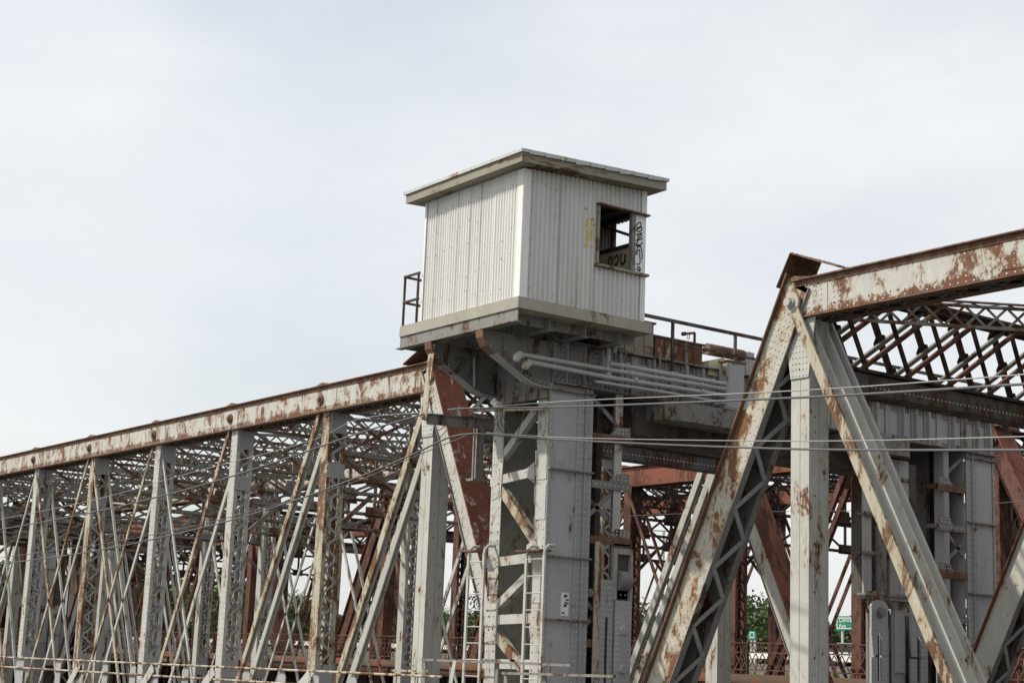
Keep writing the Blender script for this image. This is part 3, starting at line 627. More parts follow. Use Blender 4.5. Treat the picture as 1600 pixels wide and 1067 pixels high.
        for q0 in (0.10, 1.48):
            y = lambda q: base+sgn*(q0+q)
            S = lambda a, b: tuple(sorted((y(a), y(b))))
            zh = 1.78; X0, X1 = gx+0.14, gx+0.20
            lk = MB().prism([(X0, y(0.0), 1.0), (X0, y(0.0), zh-0.13), (X0, y(0.08), zh-0.03), (X0, y(0.28), zh), (X0, y(0.48), zh-0.03), (X0, y(0.56), zh-0.13), (X0, y(0.56), 1.0)], (X1-X0, 0, 0))
            for (a, b) in ((0.0, 0.21), (0.35, 0.56)):
                lk.prism([(X0, y(a), 0.999), (X0, y(b), 0.999), (X0, y(b if a == 0 else b-.05), 0.53), (X0, y(a+.05 if a == 0 else a), 0.53)], (X1-X0, 0, 0))
                lk.box(X0, X1-.005, *S(a, b), -0.05, 0.48); c_ = (a+b)/2
                for e in (-0.06, 0.06): lk.rivets((X1, y(c_+e), 0.58), (X1, y(c_+e), 1.25), (1, 0, 0), 0.10, 0.02); lk.rivets((X1-.005, y(c_+e), -0.75), (X1-.005, y(c_+e), 0.44), (1, 0, 0), 0.10, 0.02)
            lk.box(X0, X1-.005, *S(0, .56), -0.95, -0.051)
            L_ = lk.build('slotted_link', 'panel', tw)
            MB().disc((X1, y(0.28), 1.50), (1, 0, 0), 0.12, 0.04, 16).disc((X1+.04, y(0.28), 1.50), (1, 0, 0), 0.10, 0.08, 6).build('pin', 'dim', L_)
            MB().box(X0-.06, X0-.01, *S(0.215, 0.345), -0.05, 0.99).build('slide_bar', 'dark', L_)
            MB().box(X0-.10, X0-0.02, *S(0.05, 0.50), 1.55, 1.98).build('clevis', 'paint_cream', L_)
            bk = MB().box(gx-0.40, gx-0.02, *S(0.60, 0.86), -9, 1.15); bk.rivets((gx-0.02, y(0.66), -1), (gx-0.02, y(0.66), 1.1), (1, 0, 0), 0.1, 0.02); bk.rivets((gx-0.02, y(0.80), -1), (gx-0.02, y(0.80), 1.1), (1, 0, 0), 0.1, 0.02)
            for z in (0.1, 0.62, -0.4): bk.disc((gx-0.02, y(0.72), z), (1, 0, 0), 0.06, 0.05, 12, 0.7)
            bk.build('link_housing', 'grey', L_)
            MB().disc((gx-0.1, y(0.70), 1.42), (1, 0, 0), 0.22, 0.08, 18).build('wheel', 'dark', L_)
            if q0 < 1:
                mp_ = MB().box(gx+0.02, gx+0.05, *S(0.98, 1.34), 0.15, 1.70)
                for e in (1.03, 1.10, 1.22, 1.29): mp_.rivets((gx+0.05, y(e), 0.2), (gx+0.05, y(e), 1.6 if e in (1.03, 1.29) else 0.6), (1, 0, 0), 0.13, 0.02)
                mp_.build('middle_plate', 'panel', L_)
                MB().box(gx+0.0, gx+0.019, *S(0.9, 1.36), -9, 1.9).build('backing_plate', 'grey', L_)
                MB().box(gx-0.5, gx-0.42, *S(0.6, 2.6), -9, 1.5).build('web_plate', 'dim', tw)
    # near side slotted gear beside the near column
    ya, yb = 20.98, 21.96; X0 = gx+0.09
    pr = MB().box(X0, X0+0.03, ya, ya+0.15, -9, 2.5); pr.rivets((X0+.03, ya+.05, -1.5), (X0+.03, ya+.05, 2.45), (1, 0, 0), 0.11, 0.02); pr.build('edge_strip', 'paint_cream', tw)
    pr = MB().box(X0-.02, X0+0.005, ya+0.16, ya+0.52, -9, 1.75)
    for q in (0.21, 0.29, 0.40, 0.47): pr.rivets((X0+.005, ya+q, -1.5), (X0+.005, ya+q, 1.7), (1, 0, 0), 0.11, 0.02)
    q_ = pr.build('gear_plate', 'grey', tw)
    MB().box(X0+0.006, X0+0.012, ya+0.31, ya+0.37, -0.6, 1.0).build('slot', 'black', q_)
    pr = MB().box(X0, X0+0.04, yb-0.43, yb, -9, 1.35)
    for q in (0.03, 0.10, 0.33, 0.39): pr.rivets((X0+.04, yb-q, -1.5), (X0+.04, yb-q, 1.3), (1, 0, 0), 0.10, 0.02)
    for z in (0.75, -0.02): pr.disc((X0+.04, yb-0.22, z), (1, 0, 0), 0.10, 0.06, 16, 0.75)
    pr.build('gear_plate', 'panel', tw)
    MB().box(X0-.1, X0-.06, yb-0.44, yb, 1.36, 2.5).build('recess', 'dark', tw)
    MB().box(X0-.05, X0+.03, yb-0.50, yb-0.40, 1.36, 2.4).box(X0-.05, X0+.03, yb-0.05, yb+0.02, 1.36, 2.4).box(X0-.05, X0+.03, yb-.39, yb-.06, 2.28, 2.4).build('cheek', 'grey', tw)
    MB().tube([(X0-0.02, yb-0.36, 1.75), (X0-0.02, yb-0.08, 1.75)], 0.20, 18).build('roller', 'dim', tw)
    # stone pier
    pier = solo(MB().box(xc-2.2, xc+2.2, 18.8, 35, -9.3, -4.45), 'pier', 'concrete', (xc, 26.8, -9.3), 'pale stone pier under the '+('nearer' if detail else 'farther')+' grey bridge tower', 'pier')
    return tw
tw1 = tower(XC, 'grey riveted steel gate tower standing between the two near grey spans, cabin on top', True)
tw2 = tower(-80.85, 'second grey steel gate tower, far off at the left end of the long grey span', False)
XR = XC+XW
# curved brackets carrying the cabin
zs = 6.44
def bracket(X, tipdark):
    pts = [(750, 515), (751, 527), (757, 541), (770, 553), (788, 567), (806, 582), (820, 594), (834, 602), (857, 607)]
    P = [PX(x, y, XR) for x, y in pts]; P = [Vector((X, p.y, p.z)) for p in P]
    b = MB(); poly = [Vector((X, P[0].y, zs))]+P+[Vector((X, 19.9, P[-1].z)), Vector((X, 19.9, zs))]
    b.prism(poly, (-0.03, 0, 0))
    for k in range(2, len(P)-1): b.rivets(P[k]+Vector((0, .04, .10)), P[k+1]+Vector((0, .04, .10)), (1, 0, 0), 0.12, 0.02)
    o = b.build('bracket', 'dim', tw1)  # darker steel here paints in the shadow under the cabin
    for nm, rng, m in (('flange', range(0, 3), 'rust_edge'), ('flange', range(3, len(P)-1), 'grey')):
        f = MB()
        for k in rng:
            a, c = P[k], P[k+1]; f.bar(a+Vector((-0.02, 0, 0)), c+Vector((-0.02, 0, 0)), 0.24, 0.025, (0, (c-a).z, -(c-a).y))
        f.build(nm, m, o)
    return o
bracket(XR, 0); bracket(XC-XW+0.08, 0)
b = MB().box(XC-XW+0.12, XR-0.05, 19.72, 19.74, 5.3, zs); b.box(XC-XW+0.1, XR-0.02, 19.66, 19.72, 5.28, 5.42); b.build('head_plate', 'dim', tw1)
b = MB().box(XR+0.01, XR+0.03, 19.78, 21.1, 5.62, zs); b.rivets((XR+.03, 19.85, 5.7), (XR+.03, 21.0, 5.7), (1, 0, 0), .1); b.rivets((XR+.03, 19.85, 5.7), (XR+.03, 19.85, 6.4), (1, 0, 0), .1); b.rivets((XR+.03, 20.9, 5.7), (XR+.03, 20.9, 6.4), (1, 0, 0), .1); b.build('head_plate', 'dim', tw1)
a_ = PX(877, 925, XR+.012); b_ = PX(888, 962, XR+.012)
st_ = MB().box(XR+.008, XR+.012, a_.y, b_.y, b_.z, a_.z).build('paint_patch', 'white', tw1)
mk = MB(); random.seed(2)
for k in range(9):
    y = random.uniform(a_.y+.02, b_.y-.06); z = random.uniform(b_.z+.03, a_.z-.06); mk.box(XR+.0125, XR+.014, y, y+random.uniform(.03, .09), z, z+random.uniform(.02, .06))
mk.build('marking', 'ink', st_)
# ladders fixed to the near face
def ladder(xa, xb, ytop, m='paint'):
    Yl = 19.50; A = PY(xa, 1000, Yl); B = PY(xb, 1000, Yl); zt = PY(xa, ytop, Yl).z
    l = empty('ladder', (A.x, Yl, -4), None, None); l.parent = tw1; l.location = Vector((A.x, Yl, -4))-Vector(tw1['_o'])
    for X in (A.x, B.x):
        s = MB(); s.box(X-0.035, X+0.035, Yl-0.02, Yl+0.02, -4, zt)
        s.tube([(X, Yl, zt), (X, Yl+0.02, zt+0.12), (X, Yl+0.10, zt+0.19), (X, Yl+0.25, zt+0.2)], 0.033, 8); s.build('stile', m, l)
    z = -3.9
    while z < zt-0.05: 
        r = MB().tube([(A.x, Yl, z), (B.x, Yl, z)], 0.013, 6); r.build('rung', 'galv', l); z += 0.33
    return l
# (ladder sub-parts become parts: the stiles and rungs are the third level)
ladder(727, 751, 868); ladder(818, 846, 868)
b = MB()
for x0_, x1_ in ((733, 760), (822, 860)):
    a = PY(x0_, 862, 19.72); c = PY(x1_, 862, 19.72); b.box(a.x, c.x, 19.45, 19.75, a.z-0.02, a.z+0.02)
b.build('ladder_bracket', 'rust_edge', tw1)
# ================================================================== lookout cabin
cabin = empty('lookout_cabin', (-26.3, 19.7, 6.93), 'white corrugated metal lookout cabin with open window on a slab atop the grey tower', 'cabin')
CX1, CX0, CY0, CY1, CZ = -24.58, -28.0, 18.15, 21.28, 6.93
def ctop(y): return 9.54 + (y-CY0)*0.05
slab = MB().box(-28.66, -24.46, 18.03, 21.45, 6.70, 6.925).build('slab', 'concrete', cabin)
ch = MB(); ch.box(-28.66, -24.50, 18.06, 18.09, 6.45, 6.698).box(-28.70, -24.48, 17.98, 18.14, 6.43, 6.449).box(-28.66, -24.5, 18.05, 18.16, 6.685, 6.699)
for y in (19.05, 19.95, 20.85):
    ch.box(-28.4, -24.75, y-0.012, y+0.012, 6.46, 6.698).box(-28.4, -24.75, y-0.09, y+0.09, 6.44, 6.459)
ch.box(-28.66, -28.64, 18.1, 21.4, 6.45, 6.698).box(-24.95, -24.93, 18.1, 21.4, 6.5, 6.698)
ch.build('floor_joist', 'dim', slab)
def corr(name, a, b, nrm, z0f, z1f, m, pitch=0.118, amp=0.030, skip=(), sheets=0.62, par=cabin, open_=None):
    # corrugated sheet from a to b (plan points); open_ = (t0, t1, z0, z1) cut out
    a = Vector(a); b = Vector(b); L = (b-a).length; d = (b-a)/L; nn = Vector(nrm); n = int(L/pitch*8)
    cuts = [(0.0, L, None)]
    mb = MB()
    def strip(t0, t1, zlo, zhi):
        k = max(2, int((t1-t0)/pitch*8)); base = len(mb.v)
        for i in range(k+1):
            t = t0+(t1-t0)*i/k; h = amp*math.cos(t/pitch*2*math.pi) + (0.012 if int(t/sheets) % 2 else 0.0)
            p = a+d*t+nn*h
            zl = zlo(p) if callable(zlo) else zlo; zh = zhi(p) if callable(zhi) else zhi
            mb.v += [Vector((p.x, p.y, zl)), Vector((p.x, p.y, zh))]
        for i in range(k): q = base+2*i; mb.f.append((q, q+2, q+3, q+1))
    if open_:
        t0, t1, za, zb = open_
        strip(0, t0, z0f, z1f); strip(t0, t1, z0f, za); strip(t0, t1, zb, z1f)
        if t1 < L-0.01: strip(t1, L, z0f, z1f)
    else: strip(0, L, z0f, z1f)
    o = mb.build(name, m, par, smooth=True)
    return o
zf = lambda p: ctop(p.y); 
for i in range(4): pass
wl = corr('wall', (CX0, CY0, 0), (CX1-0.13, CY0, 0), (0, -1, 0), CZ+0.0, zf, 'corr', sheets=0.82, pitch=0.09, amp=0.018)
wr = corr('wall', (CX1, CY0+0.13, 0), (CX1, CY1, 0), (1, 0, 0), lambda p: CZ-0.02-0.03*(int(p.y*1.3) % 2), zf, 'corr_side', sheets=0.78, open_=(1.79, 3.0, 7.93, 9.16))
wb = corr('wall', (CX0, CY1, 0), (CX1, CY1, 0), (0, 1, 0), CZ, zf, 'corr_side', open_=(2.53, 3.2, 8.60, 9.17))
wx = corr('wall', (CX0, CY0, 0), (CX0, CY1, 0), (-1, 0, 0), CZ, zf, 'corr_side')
for t in (0.42, 1.22, 2.02): MB().box(CX0+t-0.012, CX0+t+0.012, CY0-0.034, CY0-0.026, CZ, 9.5).build('sheet_joint', 'galv', cabin)
for t in (0.78, 1.66): MB().box(CX1+0.026, CX1+0.036, CY0+0.13+t-0.008, CY0+0.13+t+0.008, CZ, 9.5).build('sheet_joint', 'galv', cabin)
nm = MB(); random.seed(5)
for z in (7.25, 7.75, 8.25, 8.75, 9.2):
    for t in np.arange(0.15, 3.3, 0.294):
        if random.random() < .8: nm.rivet((CX0+t, CY0-0.03, z+random.uniform(-.12, .12)), (0, -1, 0), 0.011)
    for t in np.arange(0.2, 2.9, 0.294):
        if random.random() < .8 and not (t > 1.7 and 7.9 < z < 9.2): nm.rivet((CX1+0.03, CY0+t, z+random.uniform(-.15, .15)), (1, 0, 0), 0.012)
nm.build('nails', 'nail', cabin)
for q in ((CX1-0.15, CX1+0.022, CY0-0.034, CY0-0.028, CZ-0.02, 9.52), (CX1+0.030, CX1+0.036, CY0-0.034, CY0+0.15, CZ-0.02, 9.52), (CX0-0.02, CX0+0.04, CY0-0.036, CY0-0.03, CZ, 9.52), (CX1+0.028, CX1+0.038, CY1-0.10, CY1+0.03, CZ, 7.9), (CX1+0.028, CX1+0.038, CY1-0.10, CY1+0.03, 9.2, ctop(CY1))):
    MB().box(*q).build('corner_flashing', 'corr', cabin)
# roof: sloping slab with fascia and flashing
def sl_box(x0, x1, y0, y1, z0, z1, sx=0.0): 
    f = lambda y, z: z + (y-CY0)*0.05
    return MB().hexa([(x0, y0, f(y0, z0)), (x1, y0, f(y0, z0)), (x1, y1, f(y1, z0)), (x0, y1, f(y1, z0)), (x0, y0, f(y0, z1)), (x1, y0, f(y0, z1)), (x1, y1, f(y1, z1)), (x0, y1, f(y1, z1))])
EA = PY(815, 236, 17.85); 
rx1 = -24.22; rx0 = -28.42; ry0 = 17.80; ry1 = PX(1046, 284, rx1).y
rf = sl_box(rx0+0.04, rx1-0.04, ry0+0.04, ry1-0.04, 9.55, 9.73).build('roof', 'wood', cabin)
t = sl_box(rx0, rx1, ry0, ry1, 9.735, 9.80).build('flashing', 'flash', rf)
t = MB(); random.seed(9)
for k in range(9):
    y = ry0+0.2+k*0.38; z = 9.74+(y-CY0)*0.05; t.hexa([(rx1+0.001, y, z-random.uniform(.02, .06)), (rx1+.01, y, z-.03), (rx1+.01, y+.36, z+.0), (rx1+.001, y+.36, z+.0), (rx1+.001, y, z+.06), (rx1+.01, y, z+.055), (rx1+.012, y+.36, z+.075), (rx1+.001, y+.36, z+.075)])
t.build('loose_trim', 'flash', rf)
# window
wy0, wy1 = CY0+0.13+1.79, CY1-0.36; wz0, wz1 = 7.93, 9.16
MB().box(CX1-0.06, CX1+0.035, wy0-0.06, wy0, wz0-0.03, wz1+0.03).build('window_jamb', 'wood', cabin)
MB().box(CX1-0.06, CX1+0.035, wy1, wy1+0.10, wz0, wz1).build('window_jamb', 'dim', cabin)
wp = cabin.children[-1]
MB().box(CX1-0.03, CX1+0.11, wy0-0.08, CY1+0.07, wz1, wz1+0.035).build('lintel', 'rust_edge', cabin)
MB().box(CX1-0.03, CX1+0.11, wy0-0.10, CY1+0.07, wz0-0.05, wz0).build('sill', 'wood', cabin)
pn = MB().box(CX1-0.02, CX1+0.015, wy1+0.101, CY1+0.02, wz0+0.001, wz1-0.001).build('corner_panel', 'white', cabin)
IBT = 8.58
# inside: lining, sill board with scrawl, far window frame and rafters
MB().box(CX0+0.03, CX1-0.2, CY1-0.05, CY1-0.03, CZ+0.02, IBT).build('inner_board', 'cream', cabin)
fr = MB(); fr.box(CX0+0.03, CX1-0.03, CY1-0.10, CY1-0.02, IBT+.005, IBT+.07).box(-25.53, -25.45, CY1-0.10, CY1-0.02, IBT+.071, 9.2).box(CX0+0.03, CX1-0.03, CY1-0.12, CY1-0.02, 9.2, 9.3)
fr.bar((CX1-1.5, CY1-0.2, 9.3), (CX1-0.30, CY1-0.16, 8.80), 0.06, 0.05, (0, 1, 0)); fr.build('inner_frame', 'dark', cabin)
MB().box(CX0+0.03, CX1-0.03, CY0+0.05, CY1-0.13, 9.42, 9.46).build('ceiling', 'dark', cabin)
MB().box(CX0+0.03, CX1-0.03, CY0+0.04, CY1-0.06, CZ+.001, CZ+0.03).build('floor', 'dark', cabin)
MB().box(CX0+0.04, CX0+0.06, CY0+0.06, CY1-0.14, CZ+0.04, 9.40).build('lining', 'dim', cabin)
MB().box(CX0+0.07, CX1-0.03, CY0+0.03, CY0+0.05, CZ+0.04, 9.40).build('lining', 'dim', cabin)
# painted scrawls, laid on the surfaces they mark
def stroke(paths, X, r, name, m, par, z=lambda a, b: (880+a/7.115, 300+b/7.115), plane='X', follow=False):
    mb = MB()
    for P in paths:
        Q = [PX(*z(*p), X) if plane == 'X' else PY(*z(*p), X) for p in P]; S = []
        for i in range(len(Q)-1):                     # catmull-rom smoothing
            p0, p1, p2, p3 = Q[max(i-1, 0)], Q[i], Q[i+1], Q[min(i+2, len(Q)-1)]
            for k in range(8):
                t = k/8; S.append(0.5*((2*p1)+(p2-p0)*t+(2*p0-5*p1+4*p2-p3)*t*t+(3*p1-p0-3*p2+p3)*t*t*t))
        S.append(Q[-1]); ax = Vector((1, 0, 0)) if plane == 'X' else Vector((0, -1, 0))
        for a, b in zip(S, S[1:]):
            if (b-a).length > 1e-4:
                e = (b-a).normalized()*r*0.5; mb.bar(a-e, b+e, r*2, 0.004, ax)
    if follow:      # sprayed on the ribs: lie along the corrugation
        for v in mb.v:
            t = v.y-(CY0+0.13); v.x = CX1+0.030*math.cos(t/0.118*2*math.pi)+(0.012 if int(t/0.78) % 2 else 0)+0.005+(v.x-X)
    return mb.build(name, m, par)
stroke([[(818, 375), (835, 345), (862, 345), (862, 385), (835, 410), (820, 385)], [(862, 385), (875, 420), (845, 440), (815, 425), (835, 400), (870, 385)],
        [(820, 470), (850, 465), (880, 455)], [(822, 465), (835, 500), (862, 470), (868, 500), (835, 520), (818, 545), (850, 530), (885, 520)],
        [(830, 560), (812, 580), (835, 600), (870, 575), (880, 560)], [(805, 600), (850, 590), (870, 640), (878, 700), (875, 750)], [(815, 640), (835, 610), (860, 600)], [(806, 690), (820, 660), (850, 640)],
        [(850, 640), (852, 720), (855, 780), (835, 805), (812, 800)], [(855, 850), (840, 830), (822, 850), (835, 875), (858, 850), (850, 885)], [(800, 858), (804, 862)], [(805, 655), (810, 660)], [(800, 700), (812, 680), (830, 690)]],
       CX1+0.019, 0.011, 'graffiti', 'ink', pn)
stroke([[(250, 200), (252, 300), (258, 440)], [(350, 240), (352, 330), (345, 440)], [(255, 320), (300, 300), (350, 330)], [(258, 440), (300, 400), (345, 440), (300, 455), (262, 450)], [(262, 360), (300, 350), (345, 365)],
        [(255, 490), (310, 485), (370, 510)], [(350, 495), (352, 560)], [(245, 520), (246, 590), (270, 600)], [(275, 530), (275, 600)], [(310, 590), (335, 600), (335, 620)], [(255, 510), (300, 520)]],
       CX1+0.036, 0.020, 'graffiti', 'yellow', wr, follow=True)
stroke([[(245, 183), (262, 190), (280, 200)], [(318, 300), (345, 300)], [(335, 370), (352, 362)]], CX1+0.036, 0.009, 'graffiti', 'ink', wr, follow=True)
IB = CY1-0.053
stroke([[(505, 800), (510, 740), (535, 725), (545, 770), (535, 810)], [(570, 740), (600, 705), (612, 750), (590, 810), (575, 800)], [(645, 690), (640, 770), (660, 800), (685, 770), (690, 700)]], IB, 0.025, 'graffiti', 'brownpaint', cabin, plane='Y')
# balcony rail left of the cabin
rl = MB(); 
for (x, y) in ((-28.62, 18.08), (-28.10, 18.08), (-28.62, 19.4)):
    rl.box(x-0.02, x+0.02, y-0.02, y+0.02, 6.93, 8.02)
for z in (7.98, 7.42):
    rl.box(-28.64, -28.04, 18.05, 18.09, z, z+0.045); rl.box(-28.64, -28.60, 18.091, 19.42, z, z+0.045)
rl.build('balcony_rail', 'dark', cabin)
# ================================================================== things on and beside the girder
GX_ = XR+0.30
def rail_px(): pass
wr_ = empty('walkway_railing', (GX_, 24, 6.49), 'dark steel railing on top of the cross girder, right of the cabin', 'railing')
a = PX(1003, 491.5, GX_); b = PX(1182, 530, GX_)
MB().bar(a, (a.x, 33.8, a.z), 0.05, 0.07, (0, 0, 1)).build('top_rail', 'dark', wr_)
c = PX(1051, 536, GX_); MB().bar(c, (c.x, 33.8, c.z), 0.05, 0.05, (0, 0, 1)).build('mid_rail', 'dark', wr_)
for x in (1051, 1149, 1262, 1390):
    p = PX(x, 520, GX_); MB().box(GX_-0.025, GX_+0.025, p.y-0.03, p.y+0.03, 6.1 if x < 1100 else 6.49, a.z).build('post', 'dark', wr_)
def prism_px(name, m, X, quad, depth, label, cat, rust=None):
    P = [PX(x, y, X) for x, y in quad]; mb = MB(); mb.prism(P, (-depth, 0, 0)); base = P[0].copy(); base.z = min(p.z for p in P); return mb, base
def sheet_box(X, y0, y1, z0, z1, depth, name, m, label, cat):
    t = empty(name, (X, (y0+y1)/2, z0), label, cat)
    mb = MB(); n = int((y1-y0)/0.13)
    for i in range(n):
        a = y0+(y1-y0)*i/n; b = y0+(y1-y0)*(i+1)/n-0.012; mb.box(X-0.03-0.012*(i % 2), X-0.012*(i % 2), a, b, z0, z1)
    n2 = int(depth/0.13)
    for i in range(n2):
        a = X-0.05-depth*i/n2; b = X-0.05-depth*(i+1)/n2+0.012; mb.box(b, a, y0-0.03-0.01*(i % 2), y0-0.001-0.01*(i % 2), z0, z1)
    mb.build('boards', m, t); MB().box(X-depth-.05, X+0.03, y0-0.06, y1+0.03, z1+0.001, z1+0.04).build('lid', 'rust_edge', t)
    MB().box(X-depth-0.05, X-0.06, y1-0.03, y1, z0, z1).box(X-depth-.05, X-depth, y0+0.03, y1-0.031, z0, z1).build('back_boards', m, t)
    return t
p0 = PX(1023, 575, XR-0.05); p1 = PX(1098, 575, XR-0.05)
sheet_box(XR-0.05, p0.y, p1.y, 6.50, 6.98, 1.2, 'motor_housing', 'paint_chord', 'rust streaked sheet metal housing on the girder behind the walkway railing', 'housing')
p0 = PX(1001, 540, XR+0.02); sheet_box(XR+0.02, 21.42, PX(1021, 540, XR).y, 6.50, 7.22, 1.0, 'wind_screen', 'wood', 'weathered board screen directly right of the cabin floor', 'screen')
cb = empty('electrical_cabinet', (XR+0.35, 24.6, 5.9), 'pale grey electrical cabinet at the right end of the four conduits', 'cabinet')
pa = PX(1136, 600, XR+0.42); pb = PX(1160, 600, XR+0.42)
MB().box(XR+0.17, XR+0.42, pa.y, pb.y+.05, PX(1145, 640, XR+.42).z, PX(1145, 566, XR+.42).z).build('case', 'paint', cb)
MB().box(XR+0.422, XR+0.432, pa.y+0.03, pb.y+.02, PX(1145, 637, XR+.42).z, PX(1145, 570, XR+.42).z).build('door', 'panel', cb)
MB().box(XR+0.15, XR+0.46, pa.y-0.03, pb.y+.08, PX(1145, 566, XR+.42).z+.001, PX(1145, 566, XR+.42).z+0.03).build('lid', 'rust_edge', cb)
p0 = PX(1108, 575, XR+.05)
mb = MB().prism([PX(x, y, XR+.05) for x, y in ((1108, 563), (1133, 558), (1133, 592), (1108, 585))], (-0.5, 0, 0)); solo(mb, 'junction_box', 'cream', p0, 'cream metal box beside the electrical cabinet on the girder', 'box')
# girder-top gear seen against the sky
g1 = empty('bearing_stand', PX(1158, 560, XR-0.6), 'short grey riveted stand behind the railing, nearest the big end post', 'stand')
q = PX(1163, 545, XR-0.6); MB().box(q.x-.2, q.x+.02, q.y-0.28, q.y+0.0, 6.5, 7.22).rivets((q.x+.02, q.y-.2, 6.6), (q.x+.02, q.y-.2, 7.2), (1, 0, 0), .09).build('column', 'paint', g1); MB().box(q.x-.2, q.x+.02, q.y+0.03, q.y+0.3, 6.5, 7.2).rivets((q.x+.02, q.y+.15, 6.6), (q.x+.02, q.y+.15, 7.2), (1, 0, 0), .09).build('column', 'panel', g1)
q = PX(1344, 585, XR-0.6); g2 = empty('bearing_stand', (q.x, q.y, 6.5), 'short grey riveted stand on the girder behind the lattice portal', 'stand'); MB().box(q.x-.2, q.x+.02, q.y-0.25, q.y+0.25, 6.5, 7.2).rivets((q.x+.02, q.y-.1, 6.6), (q.x+.02, q.y-.1, 7.2), (1, 0, 0), .09).build('column', 'paint', g2)
q = PX(1430, 620, XR-.5); mb = MB().tube([(q.x, q.y, 6.5), (q.x, q.y, 6.95)], 0.42, 20).tube([(q.x, q.y, 6.95), (q.x, q.y, 7.0)], 0.46, 20); solo(mb, 'gear_drum', 'rust_edge', (q.x, q.y, 6.5), 'rusty round drum on the girder behind the lattice portal', 'drum')
mb = MB(); q0 = PX(1104, 545, XR-.5); q1 = PX(1140, 556, XR-.5); mb.tube([q0, (q1.x, q1.y+.4, q0.z)], 0.13, 14); solo(mb, 'shaft', 'rust_edge', (q0.x, q0.y, 6.5), 'rusty horizontal drive shaft above the cream box', 'shaft')
mb = MB().box(q0.x-.3, q0.x, q0.y+.0, q0.y+.75, 7.0, 7.06); solo(mb, 'cover_board', 'wood', (q0.x, q0.y, 7.0), 'loose weathered board lying on the drive shaft', 'board')
q = PX(1085, 540, XR-.2); zz_ = PX(1085, 520, XR-.2).z; mb = MB().tube([(q.x, q.y, 6.9), (q.x, q.y, zz_)], 0.03, 8).tube([(q.x, q.y, zz_), (q.x+0.0, q.y-0.26, zz_-0.06)], 0.028, 8).tube([(q.x, q.y-.27, zz_-.06), (q.x, q.y-.36, zz_-.08)], 0.045, 10).tube([(q.x, q.y-.2, zz_-.05), (q.x, q.y-.22, zz_-.16), (q.x, q.y-.16, zz_-.17), (q.x, q.y-.15, zz_-.06)], 0.01, 6)
solo(mb, 'lamp_bracket', 'rust_edge', (q.x, q.y, 6.9), 'small bent lamp bracket sticking up behind the walkway railing', 'lamp')
# conduits
XP = XR+0.36
for i, (pts, lab) in enumerate((([(953, 568), (1139, 601)], 'uppermost of the four grey conduits running to the electrical cabinet'), ([(816, 554), (937, 575), (1139, 609)], 'second grey conduit from the top, starting at the upper cable hood'),
                              ([(830, 566), (948, 589), (1140, 619)], 'third grey conduit from the top, starting at the lower cable hood'), ([(931, 596), (1035, 612), (1113, 626), (1150, 634)], 'lowest and thinnest grey conduit beside the cross girder'))):
    P = [PX(x, y, XP) for x, y in pts]; cd = empty('conduit', P[0], lab, 'pipe'); MB().tube(P, 0.045 if i < 3 else 0.03, 10).build('pipe', 'galv', cd)
    for x in (1035, 1075) if i < 3 else (1075,):
        p = P[0].lerp(P[-1], 0.5 if x == 1035 else 0.85); MB().tube([p-Vector((0, .04, 0)), p+Vector((0, .04, 0))], 0.062, 10).build('coupling', 'galv', cd)
    if i in (1, 2): 
        q = P[0]; MB().tube([q+Vector((0, .03, 0)), q+Vector((0, -.06, -.01)), q+Vector((0, -.13, -.07)), q+Vector((0, -.15, -.15))], [0.05, 0.08, 0.085, 0.06], 12).build('cable_hood', 'paint', cd)
for x, y2, lab, r in ((952, 592, 'vertical pipe drop from the cabin floor to the conduits, the thicker one', 0.045), (961, 552, 'short vertical pipe stub under the cabin floor', 0.035)):
    p = PX(x, 520, XP-0.05); q = PX(x, y2, XP-0.05); mb = MB().tube([(p.x, p.y, 6.45), (p.x, p.y, q.z)], r, 10).tube([(p.x, p.y, q.z+.18), (p.x, p.y, q.z)], r*1.35, 10); solo(mb, 'drop_pipe', 'galv', (p.x, p.y, q.z), lab, 'pipe')
# conduit hangers: vertical flats
hm = empty('pipe_hanger', (XP, 23, 5.5), 'thin upright hangers clamping the conduits to the girder', 'hanger')
for x in (980, 1034, 1075):
    p = PX(x, 575, XP); MB().box(p.x-0.07, p.x-0.05, p.y-.02, p.y+.02, p.z-.45, p.z+.35).build('strap', 'dim', hm)
# ------------------------------------------------------------------ crossarm, hanging angle and wires
ca = empty('wire_crossarm', PY(665, 650, 17.95), 'grey and rusty crossarm with hanging angle holding the wires left of the tower', 'crossarm')
tipY = 17.98; A0 = PY(676, 538, 18.05); A1 = PY(662, 655, 17.98)
MB().bar(A0, A1, 0.20, 0.02, (0, 1, 0)).bar(A0+Vector((-.1, .06, 0)), A1+Vector((-.1, .06, 0)), 0.02, 0.12, (0, 1, 0)).build('hanging_angle', 'paint_cream', ca)
B0 = A1+Vector((0.1, 0, -0.0)); B1 = Vector((B0.x+0.0, 19.75, B0.z+0.02))
T1 = PY(772, 663, 19.7)
MB().bar(B0, T1, 0.22, 0.03, (1, -0.1, 0)).bar(B0+Vector((0.03, 0, .1)), T1+Vector((.03, 0, .1)), 0.02, 0.10, (1, 0, 0)).build('arm', 'dim', ca)
MB().bar(PY(733, 641, 19.0), PY(852, 638, 19.66), 0.07, 0.08, (0, 1, 0)).build('top_angle', 'paint_cream', ca)
MB().tube([PY(770, 628, 19.4), PY(780, 634, 19.4)], [0.06, 0.09], 12).build('insulator', 'white', ca)
